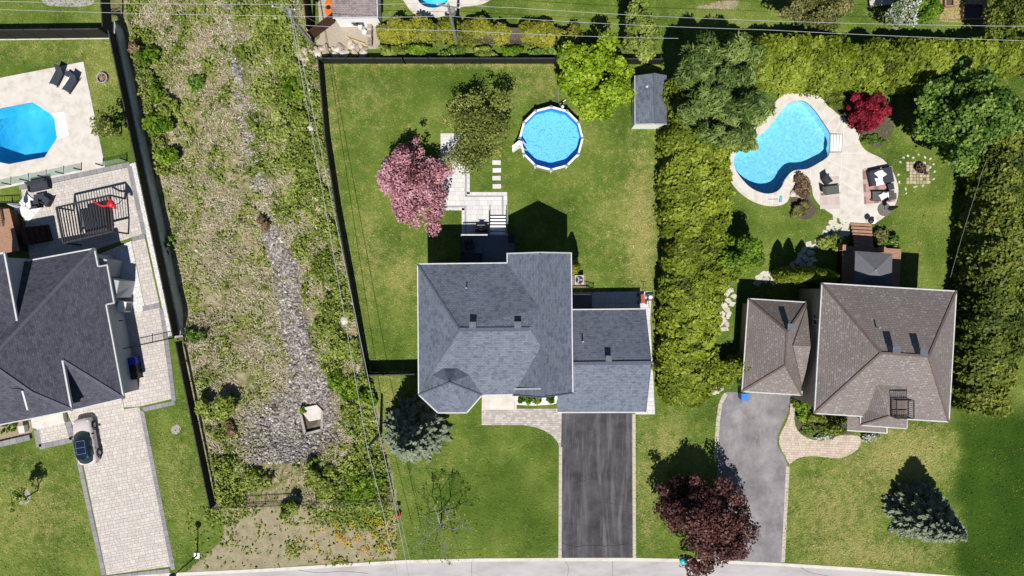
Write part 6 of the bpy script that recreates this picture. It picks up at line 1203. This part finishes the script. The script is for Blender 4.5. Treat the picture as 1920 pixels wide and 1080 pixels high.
# mulch and planting beds
def bed(label, pts, m_=None): o = MB().prism(PL(smooth(pts, 2)), -.05, .02).build('planting_bed', m_ or M['mulch']); tag(o, label, 'planting bed')
bed('dark mulch bed in front of the brown roofed house', [(1492, 750), (1530, 762), (1600, 775), (1600, 812), (1540, 822), (1508, 814), (1495, 798)]); bed('mulch patch round the sapling on the lower left lawn', [(36, 918), (50, 916), (58, 930), (52, 944), (38, 946), (33, 932)], M['concrete_grey']); bed('small grey mulch patch on the verge beside the fence', [(322, 802), (332, 796), (340, 804), (332, 814), (322, 812)], M['concrete_grey'])
bed('brown planting bed between the kidney pool and its lounge deck', [(1486, 352), (1500, 340), (1514, 344), (1518, 370), (1530, 392), (1520, 410), (1496, 408), (1482, 388)]); bed('planting bed under the crimson tree', [(1540, 172), (1590, 170), (1680, 190), (1672, 250), (1650, 275), (1625, 268), (1600, 236), (1566, 206)]); bed('brown planter bed at the front of the charcoal roofed house', [(-40, 800), (50, 784), (58, 814), (-40, 834)], mat('dry_soil', lin(150, 132, 110), lin(180, 162, 140), 6))
for i, (px, py) in enumerate(((8, 797), (14, 806), (4, 810), (26, 796), (24, 805))): shrub('small round lime green shrub in the planter bed, ' + ('upper left', 'middle', 'lower left', 'upper right, largest', 'lower right')[i], px, py, (4.5, 5, 4, 7, 4)[i], .5, LM['fresh'], 220, .1, 80 + i, group='planter shrubs of the charcoal house')
bx = thing('planter_wall', 'low grey paver wall in front of the planter bed by the white steps', 'wall', P(20, 828)); border(bx, [(-40, 842), (60, 819)], .5, seed=33, z=.3)
q = P(49, 803); pb = thing('planter_box', 'square white planter box beside the white front steps', 'planter', (q.x, q.y, 0), R(11)); MB().box((0, 0, .3), (.5, .62, .6)).build('box', M['white'], pb, world=False); MB().box((0, 0, .61), (.56, .68, .06)).build('rim', M['concrete'], pb, world=False)

# ------------------------------------------------------------------ drainage strip: stones, straw, weeds, bushes
rg = np.random.default_rng(77)
ico = np.array([[0, .53, .85], [0, -.53, .85], [.53, .85, 0], [-.53, .85, 0], [.53, -.85, 0], [-.53, -.85, 0], [.85, 0, .53], [-.85, 0, .53], [.85, 0, -.53], [-.85, 0, -.53]])
bmx = bmesh.new(); bmesh.ops.create_icosphere(bmx, subdivisions=1, radius=1); IV = np.array([v.co[:] for v in bmx.verts]); IF = np.array([[v.index for v in f.verts] for f in bmx.faces]); bmx.free()
m, t, b = nodes('bed_stone'); a = N(t, 'Attribute', attribute_name='tint'); c = ramp(t, a.outputs['Fac'], [(.0, lin(92, 89, 86)), (.5, lin(156, 150, 144)), (.85, lin(198, 192, 184)), (1, lin(228, 224, 218))]); c = mixc(t, 1.0, c, ramp(t, noise(t, pos(t), 14, 3), [(.3, (.8, .8, .8)), (.7, (1.12, 1.1, 1.08))]), 'MULTIPLY'); t.links.new(c, b.inputs['Base Color']); b.inputs['Roughness'].default_value = .9; M['stone'] = m
def stones(n, fn, s0, s1):
    C = fn(n); n = len(C); sc = rg.uniform(s0, s1, (n, 1)) * rg.uniform(.65, 1.25, (n, 3)); sc[:, 2] *= .7; a = rg.random(n) * 6.28; V = IV[None] * (1 + rg.normal(size=(n, 12, 1)) * .16); V = V * sc[:, None]; ca, sa = np.cos(a)[:, None], np.sin(a)[:, None]; V = np.stack([V[..., 0] * ca - V[..., 1] * sa, V[..., 0] * sa + V[..., 1] * ca, V[..., 2]], -1) + C[:, None]
    return V.reshape(-1, 3), (IF[None] + 12 * np.arange(n)[:, None, None]).reshape(-1, 3), np.repeat(np.clip(rg.normal(.5, .24, n), 0, 1), 12)
def bedpts(n):
    py = rg.uniform(0, 868, n * 5); w_ = np.interp(py, [b_[1] for b_ in BED], [b_[2] for b_ in BED]); dens = np.interp(py, [0, 60, 400, 450, 720, 900], [.4, .6, .55, 1, 1, 1]); k = rg.random(n * 5) < dens * w_ / 98; py, w_ = py[k], w_[k]; px = np.interp(py, [b_[1] for b_ in BED], [b_[0] for b_ in BED]) + np.clip(rg.normal(0, .44, len(py)), -1.4, 1.4) * w_ * (1 + .35 * np.sin(py * .11) * np.sin(py * .037 + 1))
    X, Y = (px - 960) / 20, (540 - py) / 20; Z = gz(X, Y); f = 1 - Z / HC; X, Y = X * f, Y * f; k = ~((np.abs(px - 585) < 21) & (np.abs(py - 790) < 26)); return np.stack([X, Y, gz(X, Y) + .02], 1)[k][:n]
V, F, ti = stones(8500, bedpts, .05, .2); me = fast_mesh('bed_stones', V, F, M['stone']); setattrs(me, {'tint': ti}); tag(link_mesh('bed_stones', me), 'grey broken stones lining the drainage ditch', 'stones', kind='stuff')
def strip_pts(n, y0=-20, y1=955):
    py = rg.uniform(y0, y1, n); u = rg.random(n); L, Rr = xat(STRIP_L, py) + 8 + 20 * (1 - sstep(580, 640, py)), xat(STRIP_R, py) - 4; px = L + (Rr - L) * u; X, Y = (px - 960) / 20, (540 - py) / 20; Z = gz(X, Y); f = 1 - Z / HC; return px, py, X * f, Y * f
def vn(X, Y, s, sd):  # smooth random patches
    r2 = np.random.default_rng(sd); v = 0
    for k in range(6): a = r2.random() * 6.28; w_ = s * r2.uniform(.6, 2.0); v = v + np.sin((X * math.cos(a) + Y * math.sin(a)) * w_ + r2.random() * 6.28 + 1.3 * np.sin((X * math.sin(a) - Y * math.cos(a)) * w_ * .7 + r2.random() * 6))
    return v / 3.4
def bedmask(px, py): return np.abs(px - np.interp(py, [b_[1] for b_ in BED], [b_[0] for b_ in BED])) / np.interp(py, [b_[1] for b_ in BED], [b_[2] for b_ in BED])
px, py, X, Y = strip_pts(110000); bm2 = bedmask(px, py); k = (rg.random(len(px)) < .42 + .5 * vn(X, Y, .8, 3) + .25 * vn(X, Y, 2.3, 8)) & ~((bm2 < .8) & (py > 430) & (rg.random(len(px)) < .93)) & ~((np.abs(px - 585) < 20) & (np.abs(py - 790) < 26)); X, Y = X[k], Y[k]; n = len(X); a = rg.random(n) * 6.28
leaf_mesh_o = leaf_mesh('dry_grass', np.stack([X, Y, gz(X, Y) + rg.uniform(.03, .2, n)], 1), np.stack([rg.normal(0, .5, n), rg.normal(0, .5, n), np.ones(n)], 1), .05, rg.normal(.55, .25, n), LM['straw'], None, 8, np.stack([np.cos(a), np.sin(a), rg.normal(0, .25, n)], 1), 5); tag(leaf_mesh_o, 'dry straw coloured grass over the drainage strip', 'grass', kind='stuff')
px, py, X, Y = strip_pts(100000); bm2 = bedmask(px, py); L, Rr = xat(STRIP_L, py), xat(STRIP_R, py); u = (px - L) / (Rr - L)
dens = .42 + .6 * vn(X, Y, 1.0, 9) + .3 * vn(X, Y, 2.6, 12) + .55 * np.exp(-((u - .05) / .1) ** 2) + .75 * np.exp(-((u - .86) / .16) ** 2) + .6 * np.exp(-((py - 900) / 45) ** 2) + .2 * (py < 60) - .12 + .9 * np.exp(-((u - .08) / .12) ** 2) * (py < 330) * (py > 60) + .45 * np.exp(-((u - .8) / .16) ** 2) * (py < 330); dens = np.where((bm2 < .95) & (py > 430), dens * .06, dens); dens = np.where((py > 330) & (u < .5) & (py < 800), dens * .6, dens)
k = (rg.random(len(px)) < dens) & ~((np.abs(px - 585) < 20) & (np.abs(py - 790) < 26)); X, Y, u = X[k], Y[k], u[k]; n = len(X); hgt = np.clip(.12 + .3 * vn(X, Y, 2.2, 15) + .3 * (dens[k] > .8) + .35 * (dens[k] > 1.15), .03, 1.1)
tag(leaf_mesh('weeds', np.stack([X, Y, gz(X, Y) + hgt * rg.random(n) + .03], 1), rg.normal(size=(n, 3)) * .55 + [0, -.1, .9], .17, np.clip(.5 + .2 * rg.normal(size=n) + .2 * vn(X, Y, .8, 21), 0, 1), LM['weed'], None, 1.5, None, 6), 'green weeds scattered over the drainage strip', 'weeds', kind='stuff')
# soil patch plants and dandelions
n = 7500; px = rg.uniform(350, 745, n); py = rg.uniform(952, 1066, n); X, Y = (px - 960) / 20, (540 - py) / 20; pat = vn(X, Y, 1.6, 31) + .9 * np.exp(-((px - 700) / 60) ** 2) * (py < 1030) + .7 * (py < 985); k = (rg.random(n) < .04 + .75 * np.clip(pat - .3, 0, 1)) & (py < 1072 - (px - 340) * .045); X, Y = X[k], Y[k]; n = len(X)
tag(leaf_mesh('verge_weeds', np.stack([X, Y, rg.uniform(.03, .22, n)], 1), rg.normal(size=(n, 3)) * .5 + [0, 0, 1], .17, rg.normal(.5, .22, n), LM['weed'], None, 1.6, None, 7), 'low weeds on the bare verge at the street', 'weeds', kind='stuff')
n = 5000; px = rg.normal(665, 62, n); py = rg.normal(1012, 24, n); X, Y = (px - 960) / 20, (540 - py) / 20; pat = vn(X, Y, 2.2, 44) + .55 * np.exp(-((px - 715) / 24) ** 2); k = (rg.random(n) < np.clip(pat * .9, 0, 1)) & (py > 966) & (py < 1056) & (px < 744); X, Y = X[k], Y[k]; n = len(X)
tag(leaf_mesh('dandelions', np.stack([X, Y, rg.uniform(.15, .28, n)], 1), rg.normal(size=(n, 3)) * .3 + [0, 0, 1], .085, rg.random(n), LM['yellow'], None, 1.0, None, 8), 'yellow dandelions flowering on the verge', 'flowers', kind='stuff')
for i, (px, py, r_, h_, m_, l) in enumerate(((278, 110, 26, 1.6, 'fresh', 'against the retaining wall at its upper end'), (316, 290, 24, 1.5, 'fresh', 'against the retaining wall across from the glass fence'), (318, 200, 22, 1.3, 'weed', 'set off to the right of the wall bushes'), (540, 120, 36, 1.6, 'weed', 'yellow green, left of the boulder corner'), (548, 175, 30, 1.5, 'fresh', 'left of the boulder line, upper one'), (572, 320, 24, 1.0, 'weed', 'left of the tall black fence, below the dark bush'), (250, 90, 16, 2.0, 'brown', 'bare, at the upper black fence corner'), (292, 165, 24, 1.5, 'fresh', 'against the retaining wall across from the octagonal pool deck'), (296, 235, 32, 1.8, 'fresh', 'against the retaining wall, largest one there'), (370, 155, 20, .9, 'green', 'low and dark, in the middle of the strip top'), (560, 235, 34, 1.6, 'weed', 'beside the boulder row at the strip top'), (312, 460, 18, 1.2, 'green', 'at the foot of the wall opposite the white gravel'), (366, 632, 18, .9, 'green', 'at the end of the retaining wall'), (400, 768, 34, 2.0, 'weed', 'shadowed, beside the lower black fence'), (545, 958, 22, 1.8, 'weed', 'growing through the picket fence'), (650, 720, 34, 1.3, 'fresh', 'left of the side yard gate'), (690, 745, 24, 1.4, 'fresh', 'just below the side yard gate corner'), (665, 905, 50, 1.4, 'fresh', 'spreading between the service pole and the picket fence'), (610, 905, 36, 1.2, 'weed', 'below the culvert'), (480, 905, 36, 1.1, 'weed', 'at the lower left end of the stone bed'), (495, 420, 18, 1.2, 'brown', 'twiggy and brownish, in the strip middle'), (435, 805, 16, .9, 'brown', 'twiggy, left of the stone bed'), (648, 650, 30, 1.2, 'weed', 'beside the tall black fence'), (520, 30, 40, 1.6, 'weed', 'left of the corner utility pole'), (570, 770, 9, .9, 'fresh', 'small, at the corner of the culvert lid'))): shrub('wild bush in the drainage strip, ' + l, px, py, r_, h_, LM[m_], int(420 + r_ * r_ * 1.6), .19 if m_ != 'brown' else .1, 100 + i, name='wild_bush', cat='bush', group='bushes in the drainage strip', nl=16, lobe=.42, aspect=1.3 if m_ != 'brown' else 3)
# boulders
ROCK = []
for v in range(6):
    bmx = bmesh.new(); bmesh.ops.create_icosphere(bmx, subdivisions=2, radius=.5); r2 = random.Random(v); cuts = [(Vector((r2.uniform(-1, 1), r2.uniform(-1, 1), r2.uniform(-.3, 1))).normalized(), r2.uniform(.26, .4)) for _ in range(7)]
    for vt in bmx.verts:
        for nn, d in cuts:
            e_ = vt.co.dot(nn) - d
            if e_ > 0: vt.co -= nn * e_
        vt.co *= 1 + r2.uniform(-.03, .03)
    me = bpy.data.meshes.new('boulder'); bmx.to_mesh(me); bmx.free(); ROCK.append(me)
bcol = [mat('boulder_%d' % i, lin(*a_), lin(*b_), 4, bmp=.6) for i, (a_, b_) in enumerate((((184, 168, 150), (216, 202, 184)), ((200, 192, 182), (234, 228, 220)), ((168, 150, 130), (202, 184, 162))))]
def boulders(label, pts, s0, s1, seed, stretch=1.3, cat='boulder', z=.0):
    r2 = random.Random(seed)
    root = thing('boulder_row', label, 'boulders', G(*pts[0]))
    for px, py in pts:
        q = G(px + r2.uniform(-1.5, 1.5), py + r2.uniform(-1.5, 1.5)); s = r2.uniform(s0, s1); me = r2.choice(ROCK).copy(); me.materials.append(r2.choice(bcol)); o = bpy.data.objects.new('boulder', me); COL.objects.link(o); o.parent = root; b_ = BASE[root.name]
        o.location = (q.x - b_.x, q.y - b_.y, q.z - b_.z + s * .12 + z); o.scale = (s * stretch, s, s * .75); o.rotation_euler = (0, 0, r2.uniform(0, 6.28))
boulders('row of pale boulders behind the corner of the back fence', [(562, 102), (572, 98), (568, 112), (578, 112), (586, 96), (596, 97), (602, 92), (610, 90), (617, 95), (625, 92), (634, 94), (640, 90), (650, 92), (658, 88), (668, 92), (676, 86), (684, 92), (655, 83), (610, 100), (598, 104), (630, 102), (648, 101), (665, 101), (680, 100)], .42, .85, 5, z=.08)
boulders('loose line of pale boulders outside the tall black fence', [(574, 122), (580, 134), (577, 146), (583, 158), (580, 172), (585, 186), (582, 202), (587, 218), (584, 236), (588, 250), (598, 372), (604, 392), (594, 410), (596, 428), (640, 560), (648, 600), (662, 650), (660, 575), (672, 690), (676, 700), (682, 715), (704, 785)], .45, .95, 6)
boulders('loose white stones scattered in the drainage strip', [(392, 384), (512, 453), (526, 715), (471, 448), (527, 582), (585, 718), (538, 527), (460, 470), (440, 300), (585, 520), (370, 470)], .22, .42, 7, 1.1)
boulders('pale boulder group in the planting bed beside the kidney pool', [(1504, 372), (1497, 366), (1488, 362)], .5, 1.0, 9)
# flagstones
FST = [mat('flagstone_%d' % i, lin(*a_), lin(*b_), 4, bmp=.3) for i, (a_, b_) in enumerate((((200, 194, 182), (226, 220, 210)), ((206, 200, 186), (230, 224, 212)), ((186, 180, 170), (212, 206, 196))))]
def flag(label, pts, seed, s=.42):
    r2 = random.Random(seed); root = thing('flagstone_path', label, 'path', P(*pts[0][:2]))
    for it in pts:
        px, py = it[:2]; k = (it[2] if len(it) > 2 else 1) * s; q = P(px, py); n = r2.choice((4, 5, 5, 6)); a0 = r2.random() * 6.28; st_ = r2.uniform(1, 1.4); ro = r2.random() * 3.14; l = []
        for i in range(n): a = a0 + 6.283 * i / n + r2.uniform(-.25, .25); rr = k * r2.uniform(.78, 1.1); x, y = rr * math.cos(a) * st_, rr * math.sin(a) / st_; l.append((q.x + x * math.cos(ro) - y * math.sin(ro), q.y + x * math.sin(ro) + y * math.cos(ro)))
        MB().prism(l, -.03, .03 + r2.uniform(0, .015)).build('flagstone', r2.choice(FST), root)
r2 = random.Random(4); main_path = [(1565, 408), (1580, 414), (1562, 418), (1572, 424), (1586, 424), (1556, 428), (1566, 434), (1580, 434), (1548, 436), (1590, 436), (1560, 442), (1574, 444), (1546, 448), (1536, 452), (1526, 462), (1516, 458), (1508, 468), (1520, 474), (1500, 478), (1510, 484), (1524, 486), (1496, 490), (1505, 496), (1486, 498), (1516, 498), (1490, 508), (1478, 508), (1468, 514), (1476, 520), (1458, 508), (1462, 522), (1446, 516), (1450, 526), (1434, 514), (1436, 524), (1424, 520), (1420, 530)]
flag('pale flagstone path from the cedar stairs to behind the brown garage', main_path, 14, .4)
flag('pale flagstone strip between the middle hedge and brown garage', [(1370, 545), (1362, 552), (1376, 556), (1366, 564), (1358, 572), (1372, 570), (1362, 580), (1354, 590), (1366, 590), (1356, 600), (1362, 606), (1350, 608), (1358, 616), (1340, 728), (1346, 732), (1352, 728), (1336, 734)], 15, .36)
ring_pts = [(1694, 296), (1702, 292), (1712, 296), (1722, 290), (1734, 295), (1744, 298), (1750, 308), (1752, 322), (1750, 336), (1742, 342), (1698, 354), (1716, 350), (1686, 342), (1684, 328), (1688, 304), (1730, 348), (1744, 314), (1699, 362)]
flag('scattered ring of small pale stones round the fire bowl', ring_pts, 16, .14)
# top right garden frames and bench
gf = thing('raised_bed', 'wooden raised bed frame at the top right edge, left one', 'planter', P(1780, 6)); gf2 = thing('raised_bed', 'wooden raised bed frame below the top right edge, right one', 'planter', P(1816, 22))
for root, pts in ((gf, [(1768, -20), (1784, -20), (1784, 14), (1768, 14)]), (gf2, [(1802, 10), (1840, 10), (1840, 38), (1802, 38)])):
    q = PL(pts)
    for a, b_ in zip(q, q[1:] + q[:1]): MB().beam(a + Vector((0, 0, .2)), b_ + Vector((0, 0, .2)), .14, .4).build('board', M['wood'], root)
    MB().prism([(p_.x, p_.y) for p_ in inset(q, .1)], 0, .22).build('soil', M['mulch'], root)
gp = MB().prism(PL([(1760, -30), (1850, -30), (1850, 46), (1762, 40)]), -.05, .012).build('planting_bed', mat('dry_ground', lin(160, 140, 96), lin(190, 170, 126), 5)); tag(gp, 'dry ground round the raised bed frames at the top right', 'planting bed')
bn = thing('bench', 'pale weathered bench at the top edge left of the white blossom', 'bench', P(1648, 8), R(8))
for k in range(4): MB().box((0, -.24 + k * .16, .45), (2.2, .13, .04)).build('seat_slat', M['concrete'], bn, world=False)
for s in (-.9, .9): MB().box((s, 0, .21), (.1, .55, .42)).build('leg', M['concrete_grey'], bn, world=False)
MB().beam((-1.1, .34, .8), (1.1, .34, .8), .05, .35).build('backrest', M['concrete'], bn, world=False)
# lawn grass: short blades over the turf
n = 150000; X = rg.uniform(-49, 49, n); Y = rg.uniform(-28, 28, n); px, py = 960 + 20 * X, 540 - 20 * Y; L, Rr = xat(STRIP_L, py), xat(STRIP_R, py); k = ~((px > L - 8) & (px < Rr + 2) & (py < 958)) & (py < np.interp(px, [e_[0] for e_ in EDGE], [e_[1] for e_ in EDGE]) - 6)
SOLID = [[(150, 740), (240, 700), (335, 750), (268, 772), (262, 790), (130, 800)], [(128, 766), (332, 745), (262, 768), (328, 1076), (190, 1085), (138, 836), (60, 842), (-80, 850), (-80, 340), (245, 300), (254, 303), (328, 630), (333, 760)], DK, DECK_R, TERR, FW, BW, PD, [(1045, 560), (1230, 540), (1230, 780), (1192, 780), (1192, 1052), (1045, 1052)], [(785, 490), (1076, 480), (1076, 770), (785, 770)], [(1395, 560), (1800, 535), (1790, 800), (1395, 745)], [(975, 205), (1092, 205), (1092, 322), (975, 322)], [(570, -80), (716, -80), (716, 108), (570, 108)], [(1185, 135), (1255, 135), (1255, 240), (1185, 240)], [(745, -60), (940, -60), (915, 6), (850, 26), (800, 34), (770, 26)], [(862, 438), (968, 438), (968, 500), (862, 500)], [(1576, 420), (1692, 420), (1692, 540), (1576, 540)], [(418, 958), (560, 952), (700, 1000), (742, 960), (746, 1046), (560, 1064), (340, 1082), (420, 1010)], [(1486, 340), (1530, 340), (1530, 410), (1480, 410)]]
for s_ in SOLID: k &= ~inpoly(px, py, s_)
X, Y = X[k], Y[k]; n = len(X); zz = zones(X, Y); tag(leaf_mesh('grass', np.stack([X, Y, np.full(n, .03)], 1), rg.normal(size=(n, 3)) * .28 + [0, -.12, 1], .11, rg.random(n), M['tuft'], None, 1.6, None, 9, zz), 'short mown grass over the lawns', 'grass', kind='stuff')
n = 200; px = rg.uniform(1805, 1925, n); py = rg.uniform(830, 1075, n); X, Y = (px - 960) / 20, (540 - py) / 20; k = vn(X, Y, .8, 5) > .1; n = k.sum(); tag(leaf_mesh('lawn_dandelions', np.stack([X[k], Y[k], np.full(n, .1)], 1), rg.normal(size=(n, 3)) * .2 + [0, 0, 1], .06, rg.random(n), LM['yellow'], None, 1, None, 10), 'tiny yellow dandelions in the dark lawn at the lower right', 'flowers', kind='stuff')
